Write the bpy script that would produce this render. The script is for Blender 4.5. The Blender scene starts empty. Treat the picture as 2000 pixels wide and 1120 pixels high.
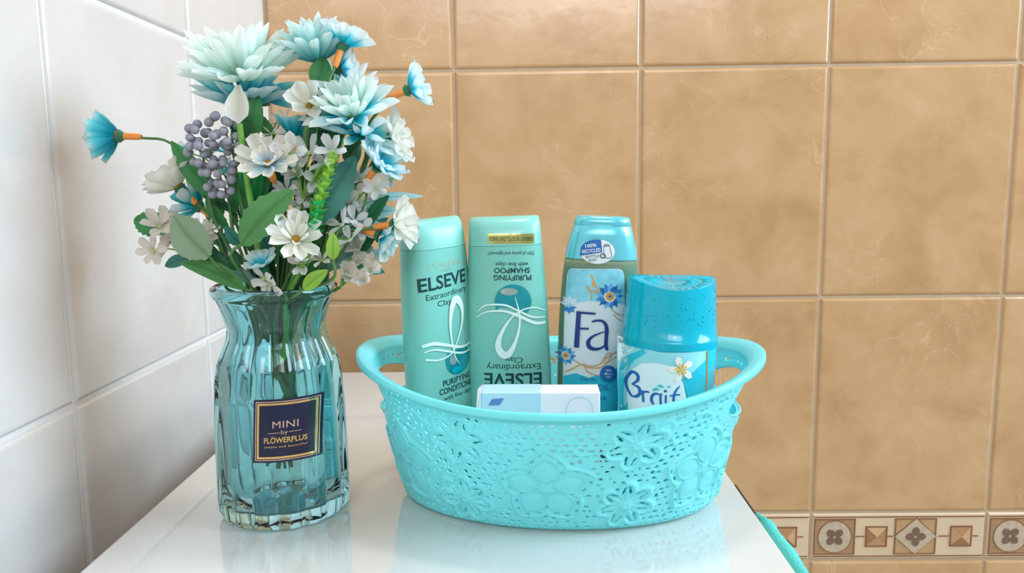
import bpy, bmesh, math, random
import numpy as np
from mathutils import Vector, Matrix, Euler

# ---------------------------------------------------------------- camera, world, light
SC = bpy.context.scene
COL = SC.collection
CX, CY, CZ = 0.27213, -0.85524, 0.19631          # camera position (m); corner of the room = origin, z = 0 is the cabinet top
YAW, PITCH, ROLL, FPX = -0.01473, 0.13370, -0.01300, 1520.8
FW = Vector((math.sin(YAW)*math.cos(PITCH), math.cos(YAW)*math.cos(PITCH), -math.sin(PITCH)))
RT0 = Vector((math.cos(YAW), -math.sin(YAW), 0)); UP0 = RT0.cross(FW)
RT = RT0*math.cos(ROLL) + UP0*math.sin(ROLL); UP = -RT0*math.sin(ROLL) + UP0*math.cos(ROLL)
cam = bpy.data.cameras.new('camera'); co = bpy.data.objects.new('camera', cam); COL.objects.link(co)
m = Matrix((RT, UP, -FW)).transposed().to_4x4(); m.translation = (CX, CY, CZ); co.matrix_world = m
cam.sensor_fit = 'HORIZONTAL'; cam.sensor_width = 36; cam.lens = FPX/2000*36; cam.clip_start = 0.01
SC.camera = co
SC.view_settings.view_transform = 'Standard'; SC.view_settings.look = 'None'
SC.view_settings.gamma = 1; SC.view_settings.use_curve_mapping = False
SC.view_settings.exposure = 0.0
SC.cycles.use_denoising = True
SC.cycles.max_bounces = 12; SC.cycles.transmission_bounces = 10; SC.cycles.transparent_max_bounces = 12
SC.cycles.sample_clamp_indirect = 4.0
W = bpy.data.worlds.new('world'); SC.world = W; W.use_nodes = True
W.node_tree.nodes['Background'].inputs[0].default_value = (1.0, 0.95, 0.90, 1)
W.node_tree.nodes['Background'].inputs[1].default_value = 0.46
def area(name, loc, target, sx, sy, power, col):
    l = bpy.data.lights.new(name, 'AREA'); l.shape = 'RECTANGLE'; l.size = sx; l.size_y = sy
    l.energy = power; l.color = col
    o = bpy.data.objects.new(name, l); COL.objects.link(o); o.location = loc
    o.rotation_euler = (Vector(target)-Vector(loc)).to_track_quat('-Z', 'Y').to_euler()
    return o
area('window_light', (2.3, -0.62, 1.15), (0.0, -0.45, 0.15), 1.3, 1.2, 84, (0.62, 0.81, 1.0))
area('ceiling_light', (0.42, -0.26, 1.45), (0.42, -0.26, 0), 0.30, 0.16, 6.5, (1.0, 0.94, 0.88))
area('mirror_light', (0.50, -2.3, 1.10), (0.35, 0, 0.38), 1.2, 0.50, 15, (0.95, 0.93, 1.0))
area('mirror_bulb', (0.50, -2.28, 1.02), (0.35, 0, 0.38), 0.10, 0.05, 1.6, (1.0, 0.93, 0.86))

def at(u, v, y):
    d = FW + RT*((u-1000)/FPX) - UP*((v-560)/FPX)
    t = (y-CY)/d.y
    return Vector((CX, CY, CZ)) + d*t
def pxm(y): return (y-CY)/FPX      # metres per pixel at depth y
RNG = random.Random(7)

# ---------------------------------------------------------------- helpers
def new_mesh(name, V, F, smooth=True):
    me = bpy.data.meshes.new(name); me.from_pydata([tuple(v) for v in V], [], F); me.update()
    if smooth: me.polygons.foreach_set('use_smooth', [True]*len(me.polygons))
    return me
def link(name, me, mat=None, parent=None, mw=None):
    o = bpy.data.objects.new(name, me); COL.objects.link(o)
    if mat is not None and me is not None and len(me.materials) == 0: me.materials.append(mat)
    if mat is not None and me is not None and me.materials[0] is not mat:
        o.material_slots[0].link = 'OBJECT'; o.material_slots[0].material = mat
    if parent is not None: o.parent = parent
    if mw is not None: o.matrix_basis = mw
    return o
def tag(o, label=None, cat=None, group=None, kind=None):
    if label: o['label'] = label
    if cat: o['category'] = cat
    if group: o['group'] = group
    if kind: o['kind'] = kind
    return o
def empty(name, loc, rot=(0, 0, 0)):
    o = bpy.data.objects.new(name, None); COL.objects.link(o); o.location = loc; o.rotation_euler = rot
    o.empty_display_size = .01
    return o
def bm_mesh(name, bm, smooth=True):
    me = bpy.data.meshes.new(name); bm.to_mesh(me); bm.free()
    if smooth: me.polygons.foreach_set('use_smooth', [True]*len(me.polygons))
    return me
def box_mesh(name, x0, x1, y0, y1, z0, z1, bev=0.001, seg=2, smooth=False):
    bm = bmesh.new(); bmesh.ops.create_cube(bm, size=1)
    for v in bm.verts:
        v.co = Vector((x0 if v.co.x < 0 else x1, y0 if v.co.y < 0 else y1, z0 if v.co.z < 0 else z1))
    if bev: bmesh.ops.bevel(bm, geom=bm.edges[:], offset=bev, segments=seg, profile=.5, affect='EDGES')
    return bm_mesh(name, bm, smooth)
def loft(name, rings, close_u=True, cap0=False, cap1=False, smooth=True):
    n = len(rings[0]); V = [p for r in rings for p in r]; F = []
    for i in range(len(rings)-1):
        for j in range(n if close_u else n-1):
            k = (j+1) % n; F.append((i*n+j, i*n+k, (i+1)*n+k, (i+1)*n+j))
    if cap0: F.append(tuple(range(len(V)+n-1, len(V)-1, -1))); V = V+[Vector(p) for p in rings[0]]
    if cap1: F.append(tuple(len(V)+j for j in range(n))); V = V+[Vector(p) for p in rings[-1]]
    return new_mesh(name, V, F, smooth)
def spline(P, n):
    P = [Vector(p) for p in P]; Q = [P[0]*2-P[1]]+P+[P[-1]*2-P[-2]]; out = []
    for i in range(1, len(Q)-2):
        for k in range(n):
            t = k/n; a, b, c, d = Q[i-1], Q[i], Q[i+1], Q[i+2]
            out.append(0.5*((2*b)+(c-a)*t+(2*a-5*b+4*c-d)*t*t+(3*b-a-3*c+d)*t**3))
    out.append(P[-1]); return out
def tube_mesh(name, pts, rad, n=8, caps=True):
    if not isinstance(rad, (list, tuple)): rad = [rad]*len(pts)
    rings = []; prev = None
    for i, p in enumerate(pts):
        d = (pts[min(i+1, len(pts)-1)]-pts[max(i-1, 0)]).normalized()
        if prev is None: a = d.orthogonal().normalized()
        else: a = (prev-d*prev.dot(d)).normalized()
        prev = a; b = d.cross(a)
        rings.append([p+(a*math.cos(2*math.pi*j/n)+b*math.sin(2*math.pi*j/n))*rad[i] for j in range(n)])
    return loft(name, rings, True, caps, caps)
def interp(x, xs, ys): return float(np.interp(x, xs, ys))

# materials
def nt(name):
    M = bpy.data.materials.new(name); M.use_nodes = True
    return M, M.node_tree.nodes, M.node_tree.links, M.node_tree.nodes['Principled BSDF']
def plain(name, col, rough=.5, metal=0, trans=0, coat=0, sss=0, ior=1.45, noise=0.06, nscale=60, bump=0, translucent=0, spec=.5):
    M, N, L, B = nt(name)
    B.inputs['Roughness'].default_value = rough; B.inputs['Metallic'].default_value = metal
    B.inputs['Transmission Weight'].default_value = trans; B.inputs['Coat Weight'].default_value = coat
    B.inputs['IOR'].default_value = ior; B.inputs['Specular IOR Level'].default_value = spec
    if sss:
        B.inputs['Subsurface Weight'].default_value = sss; B.inputs['Subsurface Radius'].default_value = (.3, .6, .6)
        B.inputs['Subsurface Scale'].default_value = .01
    tc = N.new('ShaderNodeTexCoord'); nz = N.new('ShaderNodeTexNoise'); nz.inputs['Scale'].default_value = nscale
    L.new(tc.outputs['Object'], nz.inputs['Vector'])
    mx = N.new('ShaderNodeMix'); mx.data_type = 'RGBA'
    mx.inputs[6].default_value = (*[c*(1-noise) for c in col], 1); mx.inputs[7].default_value = (*[min(1, c*(1+noise)) for c in col], 1)
    L.new(nz.outputs['Fac'], mx.inputs[0]); L.new(mx.outputs[2], B.inputs['Base Color'])
    if bump:
        b = N.new('ShaderNodeBump'); b.inputs['Strength'].default_value = bump; b.inputs['Distance'].default_value = .001
        L.new(nz.outputs['Fac'], b.inputs['Height']); L.new(b.outputs['Normal'], B.inputs['Normal'])
    if translucent:
        T = N.new('ShaderNodeBsdfTranslucent'); L.new(mx.outputs[2], T.inputs['Color'])
        S = N.new('ShaderNodeMixShader'); S.inputs[0].default_value = translucent
        O = N['Material Output']
        L.new(B.outputs[0], S.inputs[1]); L.new(T.outputs[0], S.inputs[2]); L.new(S.outputs[0], O.inputs['Surface'])
    return M
def ramp_mat(name, stops, rough=.55, translucent=.45, attr='t', streak=.25):
    M, N, L, B = nt(name); B.inputs['Roughness'].default_value = rough; B.inputs['Specular IOR Level'].default_value = .3
    a = N.new('ShaderNodeAttribute'); a.attribute_name = attr
    r = N.new('ShaderNodeValToRGB')
    while len(r.color_ramp.elements) < len(stops): r.color_ramp.elements.new(.5)
    for e, (p, c) in zip(r.color_ramp.elements, stops): e.position = p; e.color = (*c, 1)
    L.new(a.outputs['Fac'], r.inputs[0])
    oi = N.new('ShaderNodeObjectInfo'); hs = N.new('ShaderNodeHueSaturation')
    mr = N.new('ShaderNodeMapRange'); mr.inputs[3].default_value = .90; mr.inputs[4].default_value = 1.06
    L.new(oi.outputs['Random'], mr.inputs[0]); L.new(mr.outputs[0], hs.inputs['Value']); L.new(r.outputs[0], hs.inputs['Color'])
    # fine lengthwise veins in colour
    b2 = N.new('ShaderNodeAttribute'); b2.attribute_name = 's'
    wv = N.new('ShaderNodeMath'); wv.operation = 'SINE'; mu = N.new('ShaderNodeMath'); mu.operation = 'MULTIPLY'; mu.inputs[1].default_value = 28
    L.new(b2.outputs['Fac'], mu.inputs[0]); L.new(mu.outputs[0], wv.inputs[0])
    bp = N.new('ShaderNodeBump'); bp.inputs['Strength'].default_value = streak; bp.inputs['Distance'].default_value = .0004
    L.new(wv.outputs[0], bp.inputs['Height']); L.new(bp.outputs['Normal'], B.inputs['Normal'])
    L.new(hs.outputs[0], B.inputs['Base Color'])
    T = N.new('ShaderNodeBsdfTranslucent'); L.new(hs.outputs[0], T.inputs['Color'])
    S = N.new('ShaderNodeMixShader'); S.inputs[0].default_value = translucent; O = N['Material Output']
    L.new(B.outputs[0], S.inputs[1]); L.new(T.outputs[0], S.inputs[2]); L.new(S.outputs[0], O.inputs['Surface'])
    return M
def tile_mat(name, c1, c2, c3, rough=.22):
    M, N, L, B = nt(name)
    tc = N.new('ShaderNodeTexCoord'); oi = N.new('ShaderNodeObjectInfo')
    mp = N.new('ShaderNodeMapping'); L.new(tc.outputs['Object'], mp.inputs['Vector'])
    sc = N.new('ShaderNodeVectorMath'); sc.operation = 'SCALE'; sc.inputs[3].default_value = 37
    cb = N.new('ShaderNodeCombineXYZ')
    for k in range(3): L.new(oi.outputs['Random'], cb.inputs[k])
    L.new(cb.outputs[0], sc.inputs[0]); L.new(sc.outputs[0], mp.inputs['Location'])
    n1 = N.new('ShaderNodeTexNoise'); n1.inputs['Scale'].default_value = 15; n1.inputs['Detail'].default_value = 8; n1.inputs['Roughness'].default_value = .62; n1.inputs['Distortion'].default_value = .35
    L.new(mp.outputs[0], n1.inputs['Vector'])
    r = N.new('ShaderNodeValToRGB'); r.color_ramp.elements.new(.5)
    for e, (p, c) in zip(r.color_ramp.elements, [(.3, c1), (.5, c2), (.72, c3)]): e.position = p; e.color = (*c, 1)
    L.new(n1.outputs['Fac'], r.inputs[0])
    # veins
    n2 = N.new('ShaderNodeTexNoise'); n2.inputs['Scale'].default_value = 16; n2.inputs['Detail'].default_value = 3; n2.inputs['Distortion'].default_value = 1.3
    L.new(mp.outputs[0], n2.inputs['Vector'])
    v = N.new('ShaderNodeMath'); v.operation = 'SUBTRACT'; v.inputs[1].default_value = .5; L.new(n2.outputs['Fac'], v.inputs[0])
    ab = N.new('ShaderNodeMath'); ab.operation = 'ABSOLUTE'; L.new(v.outputs[0], ab.inputs[0])
    mr = N.new('ShaderNodeMapRange'); mr.inputs[1].default_value = 0; mr.inputs[2].default_value = .012; mr.inputs[3].default_value = .22; mr.inputs[4].default_value = 0
    L.new(ab.outputs[0], mr.inputs[0])
    mask = N.new('ShaderNodeMath'); mask.operation = 'MULTIPLY'
    n3 = N.new('ShaderNodeTexNoise'); n3.inputs['Scale'].default_value = 9; L.new(mp.outputs[0], n3.inputs['Vector'])
    m3 = N.new('ShaderNodeMapRange'); m3.inputs[1].default_value = .5; m3.inputs[2].default_value = .62; L.new(n3.outputs['Fac'], m3.inputs[0])
    L.new(mr.outputs[0], mask.inputs[0]); L.new(m3.outputs[0], mask.inputs[1])
    mx = N.new('ShaderNodeMix'); mx.data_type = 'RGBA'; mx.inputs[7].default_value = (.80, .62, .42, 1)
    L.new(mask.outputs[0], mx.inputs[0]); L.new(r.outputs[0], mx.inputs[6]); L.new(mx.outputs[2], B.inputs['Base Color'])
    B.inputs['Roughness'].default_value = rough; B.inputs['Coat Weight'].default_value = .25; B.inputs['Coat Roughness'].default_value = .08
    nb = N.new('ShaderNodeTexNoise'); nb.inputs['Scale'].default_value = 28; nb.inputs['Detail'].default_value = 3; L.new(mp.outputs[0], nb.inputs['Vector'])
    bp = N.new('ShaderNodeBump'); bp.inputs['Strength'].default_value = .22; bp.inputs['Distance'].default_value = .0015
    L.new(nb.outputs['Fac'], bp.inputs['Height']); L.new(bp.outputs['Normal'], B.inputs['Normal']); L.new(bp.outputs['Normal'], B.inputs['Coat Normal'])
    return M

M = {}
M['tile'] = tile_mat('beige_tile', (.44, .25, .108), (.52, .312, .146), (.58, .365, .190))
M['tile_left_lit'] = tile_mat('lit_beige_tile', (.57, .52, .475), (.60, .56, .52), (.64, .60, .565))  # same beige tile, with the window light on this wall painted in as paler colour
M['grout_left_lit'] = plain('grout_left_lit', (.70, .66, .62), .8, noise=.1, nscale=300, bump=.3)  # grout lightened to match, window light painted into its colour too
M['grout'] = plain('grout', (.50, .38, .25), .8, noise=.1, nscale=300, bump=.3)
M['strip'] = tile_mat('border_stone', (.58, .43, .27), (.62, .46, .29), (.68, .50, .32), .4)
M['groove'] = plain('brown_groove', (.22, .10, .035), .6)
M['square'] = plain('brown_square', (.36, .205, .10), .5, noise=.3, nscale=120)
M['square2'] = plain('tan_square', (.44, .27, .125), .5, noise=.2, nscale=120)
M['pyr_a'] = plain('pyramid_light', (.50, .29, .15), .5); M['pyr_b'] = plain('pyramid_dark', (.34, .17, .075), .5)
M['medal'] = plain('pale_stone', (.47, .36, .25), .6, noise=.25, nscale=200)
M['clover'] = plain('clover_brown', (.17, .10, .06), .6, noise=.2, nscale=200)
M['white'] = plain('white_enamel', (.66, .64, .60), .10, noise=.01, coat=1.0, ior=1.6)
M['dark'] = plain('dark_gap', (.16, .10, .06), .6)
M['floor'] = plain('floor_tile', (.45, .36, .27), .3)
M['towel'] = plain('teal_terry', (.10, .52, .46), .95, noise=.25, nscale=900, bump=1)
M['basket'] = plain('aqua_plastic', (.27, .87, .89), .26, noise=.02, translucent=.35)
M['elseve'] = plain('mint_plastic', (.21, .57, .47), .25, noise=.02, translucent=.08, coat=.2)
M['elseve_top'] = plain('mint_cap', (.25, .62, .53), .25, noise=.02, translucent=.10)
M['ink'] = plain('dark_teal_ink', (.006, .045, .05), .4)
M['ghost'] = plain('pale_gold_ink', (.36, .46, .33), .3)
M['goldfoil'] = plain('gold_foil', (.55, .55, .16), .18, metal=.9, noise=.2, nscale=90)
M['whiteink'] = plain('white_ink', (.70, .86, .80), .4)
M['drop'] = plain('teal_pearl', (.02, .36, .40), .12, metal=.45, noise=.6, nscale=70)
M['pearl'] = plain('pearl_grey', (.42, .52, .48), .2, metal=.5, noise=.3, nscale=120)
M['navy'] = plain('navy_ink', (.008, .035, .20), .35)
M['blueink'] = plain('blue_ink', (.01, .13, .40), .35)
M['vaselabel'] = plain('navy_label', (.006, .010, .035), .3)
M['gold'] = plain('gold_ink', (.72, .45, .17), .25, metal=.7)
M['rosegold'] = plain('rose_gold_ink', (.62, .42, .32), .3, metal=.5)
M['orange'] = plain('orange_tube', (.95, .36, .07), .4, translucent=.25)
M['yellow'] = plain('yellow_center', (.80, .42, .04), .7, noise=.3, nscale=900, bump=1)
M['greenc'] = plain('green_center', (.50, .72, .28), .7, noise=.2, nscale=900, bump=.6)
M['stem'] = plain('stem_green', (.07, .17, .045), .5, noise=.3, nscale=200)
M['stemlime'] = plain('stem_lime', (.16, .38, .06), .45)
M['calyx'] = plain('calyx_green', (.02, .17, .08), .5)
M['berry'] = plain('berry_grey_blue', (.27, .28, .32), .35, noise=.35, nscale=250)
M['cap_glossy'] = plain('turquoise_cap', (.0, .54, .68), .16, noise=.02, translucent=.28, coat=.4)
M['fa_cap'] = plain('pearl_aqua_cap', (.16, .60, .68), .22, metal=.35, noise=.02)
M['carton'] = plain('white_carton', (.80, .76, .80), .5, noise=.02)
M['carton_blue'] = plain('pale_blue_carton', (.45, .66, .76), .5, noise=.05)
M['carton_dark'] = plain('slate_blue_print', (.10, .20, .45), .5)
G, N_, L_, B_ = nt('teal_glass')
B_.inputs['Base Color'].default_value = (.48, .84, .89, 1); B_.inputs['Transmission Weight'].default_value = 1
B_.inputs['Roughness'].default_value = .015; B_.inputs['IOR'].default_value = 1.46; M['glass'] = G

# petal colours (along the petal: 0 = base, 1 = tip)
P = {}
WH = (.86, .88, .84); 
P['mint'] = ramp_mat('petal_mint', [(0, (.45, .70, .45)), (.3, (.62, .88, .74)), (.65, (.80, .95, .90)), (1, (.92, .97, .93))])
P['blue'] = ramp_mat('petal_blue', [(0, (.0, .22, .36)), (.35, (.0, .46, .60)), (.7, (.12, .68, .80)), (1, (.70, .93, .92))])
P['bluewhite'] = ramp_mat('petal_bluewhite', [(0, (.0, .40, .56)), (.38, (.05, .64, .76)), (.62, (.74, .93, .95)), (1, (.92, .94, .92))])
P['aqua'] = ramp_mat('petal_aqua', [(0, (.05, .50, .52)), (.35, (.22, .70, .70)), (.75, (.62, .88, .86)), (1, (.85, .94, .92))])
P['white'] = ramp_mat('petal_white', [(0, (.60, .74, .40)), (.18, (.86, .86, .74)), (1, (.92, .90, .84))])
P['cream'] = ramp_mat('petal_cream', [(0, (.34, .52, .70)), (.35, (.62, .76, .80)), (.6, (.88, .86, .76)), (1, (.90, .82, .72))])
P['greyblue'] = ramp_mat('petal_grey', [(0, (.22, .48, .52)), (.5, (.50, .68, .72)), (1, (.66, .80, .80))])
P['teal'] = ramp_mat('petal_teal', [(0, (.0, .16, .20)), (.5, (.0, .34, .42)), (1, (.20, .62, .66))])
P['silver'] = ramp_mat('petal_silver', [(0, (.62, .66, .60)), (.5, (.84, .85, .84)), (1, (.90, .90, .88))])
P['cream_bud'] = ramp_mat('petal_cream_bud', [(0, (.78, .80, .62)), (.5, (.88, .83, .70)), (1, (.90, .88, .82))])
P['pinkwhite'] = ramp_mat('petal_pinkish', [(0, (.62, .52, .38)), (.3, (.84, .78, .70)), (1, (.90, .84, .78))])
LM = {}
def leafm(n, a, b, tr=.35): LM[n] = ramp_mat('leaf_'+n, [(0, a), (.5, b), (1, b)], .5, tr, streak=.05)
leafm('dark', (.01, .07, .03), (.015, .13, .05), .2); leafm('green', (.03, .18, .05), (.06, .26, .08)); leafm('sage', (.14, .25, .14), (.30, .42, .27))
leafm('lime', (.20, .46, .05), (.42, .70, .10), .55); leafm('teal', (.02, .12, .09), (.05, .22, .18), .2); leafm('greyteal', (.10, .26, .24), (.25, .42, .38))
leafm('olive', (.05, .20, .05), (.11, .32, .10)); leafm('paleteal', (.10, .34, .36), (.36, .60, .60)); leafm('brightg', (.02, .34, .10), (.03, .55, .16), .5)

# ---------------------------------------------------------------- structure
TW, TH, GAP = .2, .25, .003
Z1 = .3152
def wall_tile_mesh(name, w, h, t=.008, b=.0035):
    rings = []
    for ins, d in ((0, t), (0, .0022), (b*.25, .0009), (b*.6, .0002), (b, 0)):
        a, c = w/2-ins, h/2-ins
        rings.append([Vector((-a, d, -c)), Vector((a, d, -c)), Vector((a, d, c)), Vector((-a, d, c))])
    me = loft(name, rings, True, False, True, smooth=False)
    return me
big_tile = wall_tile_mesh('tile', TW-GAP, TH-GAP)
BS = .058
strip_tile = wall_tile_mesh('border_tile', TW-GAP, BS-GAP, b=.002)
ROWS = [Z1+TH*k for k in (2, 1, 0, -1, -2)]            # top edges (grout centres) of the tile rows
def build_wall(kind):
    if kind == 'back':
        me = box_mesh('wall_back', -.02, 1.6, .0022, .10, -.85, 1.07, 0)
        w = link('wall_back', me, M['grout']); ncol = 8
    else:
        me = box_mesh('wall_left', -.12, -.0022, -1.6, .10, -.85, 1.07, 0)
        w = link('wall_left', me, M['grout_left_lit']); ncol = 8
    tag(w, kind='structure')
    tops = []
    z = Z1+3*TH
    while z > Z1-2*TH+.001: tops.append(z); z -= TH
    lower = Z1-2*TH-BS
    tl = [(t, big_tile, TH) for t in tops]
    tl.append((Z1-2*TH, strip_tile, BS)); z = lower
    while z > -.6: tl.append((z, big_tile, TH)); z -= TH
    for (zt, me, hh) in tl:
        for i in range(ncol):
            zc = zt-hh/2; s = RNG.uniform(-.0003, .0003)
            if kind == 'back': mw = Matrix.Translation((TW*i+TW/2, s, zc))
            else: mw = Matrix.Translation((-s, -(TW*i+TW/2), zc)) @ Matrix.Rotation(math.pi/2, 4, 'Z')
            o = link('border_tile' if me is strip_tile else 'tile', me, M['strip'] if me is strip_tile else M['tile' if kind == 'back' else 'tile_left_lit'], w, mw)
            if me is strip_tile: border_relief(o)
    return w
def flat_poly(name, pts, y0=0, th=.0006):
    n = len(pts); V = [(p[0], y0-th, p[1]) for p in pts]+[(p[0], y0+.0005, p[1]) for p in pts]
    F = [tuple(range(n))]+[(i, n+i, n+(i+1) % n, (i+1) % n) for i in range(n)]
    return new_mesh(name, V, F, False)
def circ(cx, cz, r, n=32, ry=None): 
    ry = ry or r
    return [(cx+r*math.cos(2*math.pi*i/n), cz+ry*math.sin(2*math.pi*i/n)) for i in range(n)]
def rect(cx, cz, w, h): return [(cx-w/2, cz-h/2), (cx+w/2, cz-h/2), (cx+w/2, cz+h/2), (cx-w/2, cz+h/2)]
BR = {}
def br(key, fn):
    if key not in BR: BR[key] = fn()
    return BR[key]
def frame_poly(cx, cz, w, h, t):
    """square frame of groove lines as one mesh"""
    V = []; F = []
    for (x, z, ww, hh) in ((cx, cz+h/2, w+t, t), (cx, cz-h/2, w+t, t), (cx-w/2, cz, t, h), (cx+w/2, cz, t, h)):
        b = len(V); V += [(p[0], -.0009, p[1]) for p in rect(x, z, ww, hh)]+[(p[0], .0002, p[1]) for p in rect(x, z, ww, hh)]
        F += [(b, b+1, b+2, b+3)]+[(b+i, b+4+i, b+4+(i+1) % 4, b+(i+1) % 4) for i in range(4)]
    return new_mesh('groove_frame', V, F, False)
def clover_pts(cx, cz, a, r):
    # one leaf, pointing along angle a
    pts = []
    for i in range(14):
        t = i/13; w = math.sin(math.pi*t)**.6*.42*r; pts.append((t*r+.12*r, w))
    for i in range(12, 0, -1):
        t = i/13; w = math.sin(math.pi*t)**.6*.42*r; pts.append((t*r+.12*r, -w))
    return [(cx+x*math.cos(a)-z*math.sin(a), cz+x*math.sin(a)+z*math.cos(a)) for x, z in pts]
def border_relief(o):
    L = .197; x0 = -L/2
    def add(nm, key, fn, mat): return link(nm, br(key, fn), mat, o)
    add('groove_line', 'gl1', lambda: flat_poly('groove', rect(0, .0235, L*.985, .0013), 0, .0004), M['groove'])
    add('groove_line', 'gl2', lambda: flat_poly('groove', rect(0, -.0240, L*.985, .0013), 0, .0004), M['groove'])
    H = .0405
    cx = x0+.0255
    add('square_inlay', 'sq1', lambda: flat_poly('sq', rect(cx, 0, .046, .042), 0, .0004), M['square'])
    add('groove_frame', 'fr1', lambda: frame_poly(cx, 0, .046, .042, .0012), M['groove'])
    add('groove_ring', 'ri1', lambda: flat_poly('ring', circ(cx+.0006, .0004, .0193), 0, .0008), M['groove'])
    add('medallion', 'md1', lambda: flat_poly('med', circ(cx, 0, .0185), 0, .0013), M['medal'])
    for k in range(4):
        add('clover_leaf', 'cl%d' % k, lambda: flat_poly('clv', clover_pts(cx, 0, math.pi/4+k*math.pi/2, .0105), 0, .0017), M['clover'])
    cx2 = x0+.133-.0015
    add('square_inlay', 'sq2', lambda: flat_poly('sq', rect(cx2-.0135, 0, .046, .042), 0, .0004), M['square2'])
    add('groove_frame', 'fr2', lambda: frame_poly(cx2-.0135, 0, .046, .042, .0012), M['groove'])
    c3 = cx2-.0135
    add('groove_ring', 'dm0', lambda: flat_poly('dm', [(c3-.0245, .0009), (c3+.0006, -.0215), (c3+.0245, -.0005), (c3+.0006, .0228)], 0, .0008), M['groove'])
    add('diamond', 'dm1', lambda: flat_poly('dm', [(c3-.0235, 0), (c3, -.0212), (c3+.0235, 0), (c3, .0212)], 0, .0013), M['medal'])
    for k in range(4):
        add('clover_leaf', 'cm%d' % k, lambda: flat_poly('clv', clover_pts(c3, 0, k*math.pi/2, .0105), 0, .0017), M['clover'])
    for j, cx4 in enumerate((x0+.0735, x0+.1700)):
        add('groove_frame', 'fr%d' % (4+j), lambda: frame_poly(cx4, 0, .0235, .0235, .0013), M['groove'])
        for k in range(4):
            def tri(k=k, cx4=cx4):
                a = [(-1, -1), (1, -1), (1, 1), (-1, 1)]; p, q = a[k], a[(k+1) % 4]; h = .0114
                V = [(cx4+p[0]*h, -.0004, p[1]*h), (cx4+q[0]*h, -.0004, q[1]*h), (cx4, -.0030, 0)]
                return new_mesh('pyr', V, [(0, 1, 2)], False)
            add('pyramid_facet', 'py%d%d' % (j, k), tri, M['pyr_b' if (k+j) % 2 else 'pyr_a'])
    for j, (a, b) in enumerate(((.050, .060), (.0865, .0925), (.1448, .1565), (.1835, .190))):
        add('groove_dash', 'da%d' % j, lambda: flat_poly('dash', rect(x0+(a+b)/2, 0, b-a, .0012), 0, .0005), M['groove'])
# facing: meshes face -y; tiles' front at y=0
build_wall('back'); build_wall('left')
fl = link('floor', box_mesh('floor', -.12, 1.6, -1.6, .1, -.90, -.85, 0), M['floor']); tag(fl, kind='structure')

# ---------------------------------------------------------------- cabinet
cab = empty('cabinet', (.2247, -.36, -.85))
tag(cab, 'glossy white cabinet whose top carries the vase and the aqua basket', 'cabinet')
T0 = Matrix.Translation((-.2247, .36, .85))
link('worktop', box_mesh('top', .0415, .4082, -.70, -.0575, -.016, 0, .0022, 3), M['white'], cab, T0)
link('body', box_mesh('body', .0455, .4040, -.695, -.0615, -.82, -.0162, .002), M['white'], cab, T0)
link('plinth', box_mesh('plinth', .055, .395, -.66, -.07, -.85, -.8202, 0), M['dark'], cab, T0)
link('door', box_mesh('door', .047, .4025, -.712, -.6955, -.815, -.020, .002), M['white'], cab, T0)
hd = link('hinge_strip', box_mesh('hinge',   .4083, .4092, -.412, -.368, -.006, -.0006, .0003), M['dark'], cab, T0)
hd['label'] = 'thin dark brown strip on the rear right edge'

# towel hanging down the right side
def towel():
    rings = []; n = 40
    prof = [(.4100, -.40), (.4100, -.012)]
    pts = [(.4098, -.42), (.4098, -.20), (.4099, -.02), (.4100, -.008), (.4120, -.0045), (.4150, -.0035), (.4180, -.0050), (.4206, -.010), (.4212, -.03), (.4212, -.20), (.4210, -.42)]
    for i in range(n+1):
        y = -.396-.30*i/n; w = .0008*math.sin(i*1.1)+.0005*math.sin(i*2.7)
        drop = .004*max(0, 1-i/2.5)
        rings.append([Vector((x+(w if x > .415 else 0)-(.004*max(0, 1-i/2) if x > .415 else 0), y+(.0015*math.sin(z*90)), z-drop)) for x, z in pts])
    me = loft('towel', rings, True, True, True)
    return me
tw = link('towel', towel(), M['towel']); tag(tw, 'teal ribbed terry towel hanging down the right side of the white cabinet', 'towel')

# ---------------------------------------------------------------- draped print
def txt_mesh(s, bold=0.0, spacing=1.0):
    c = bpy.data.curves.new('t', 'FONT'); c.body = s; c.align_x = 'CENTER'; c.align_y = 'CENTER'; c.resolution_u = 3
    c.offset = bold; c.space_character = spacing; c.size = 1
    o = bpy.data.objects.new('t', c); COL.objects.link(o)
    dg = bpy.context.evaluated_depsgraph_get(); me = bpy.data.meshes.new_from_object(o.evaluated_get(dg))
    V = [(v.co.x, v.co.y) for v in me.vertices]; F = [tuple(p.vertices) for p in me.polygons]
    bpy.data.objects.remove(o); bpy.data.curves.remove(c); bpy.data.meshes.remove(me)
    return V, F
def fit_text(s, cx, cy, w, h, bold=0, flip=False, rot=0, spacing=1.0):
    """text box centred at (cx,cy) in picture-like coordinates (y down)"""
    V, F = txt_mesh(s, bold, spacing); a = np.array(V); lo, hi = a.min(0), a.max(0); c = (lo+hi)/2
    a = (a-c)/(hi-lo)*np.array([w, h]); a[:, 1] *= -1
    if flip: a = -a
    if rot:
        r = math.radians(rot); a = a @ np.array([[math.cos(r), math.sin(r)], [-math.sin(r), math.cos(r)]])
    return [(x+cx, y+cy) for x, y in a], F
def poly(pts): return list(pts), [tuple(range(len(pts)))]
def ribbon(pts, ws, n=8):
    sp = spline([(p[0], p[1], 0) for p in pts], n); V = []; F = []
    k = len(sp); src = np.linspace(0, 1, len(ws))
    for i, p in enumerate(sp):
        d = (sp[min(i+1, k-1)]-sp[max(i-1, 0)]); d.normalize(); w = float(np.interp(i/(k-1), src, ws))/2
        V += [(p.x-d.y*w, p.y+d.x*w), (p.x+d.y*w, p.y-d.x*w)]
    for i in range(k-1): F.append((2*i, 2*i+1, 2*i+3, 2*i+2))
    return V, F
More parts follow.
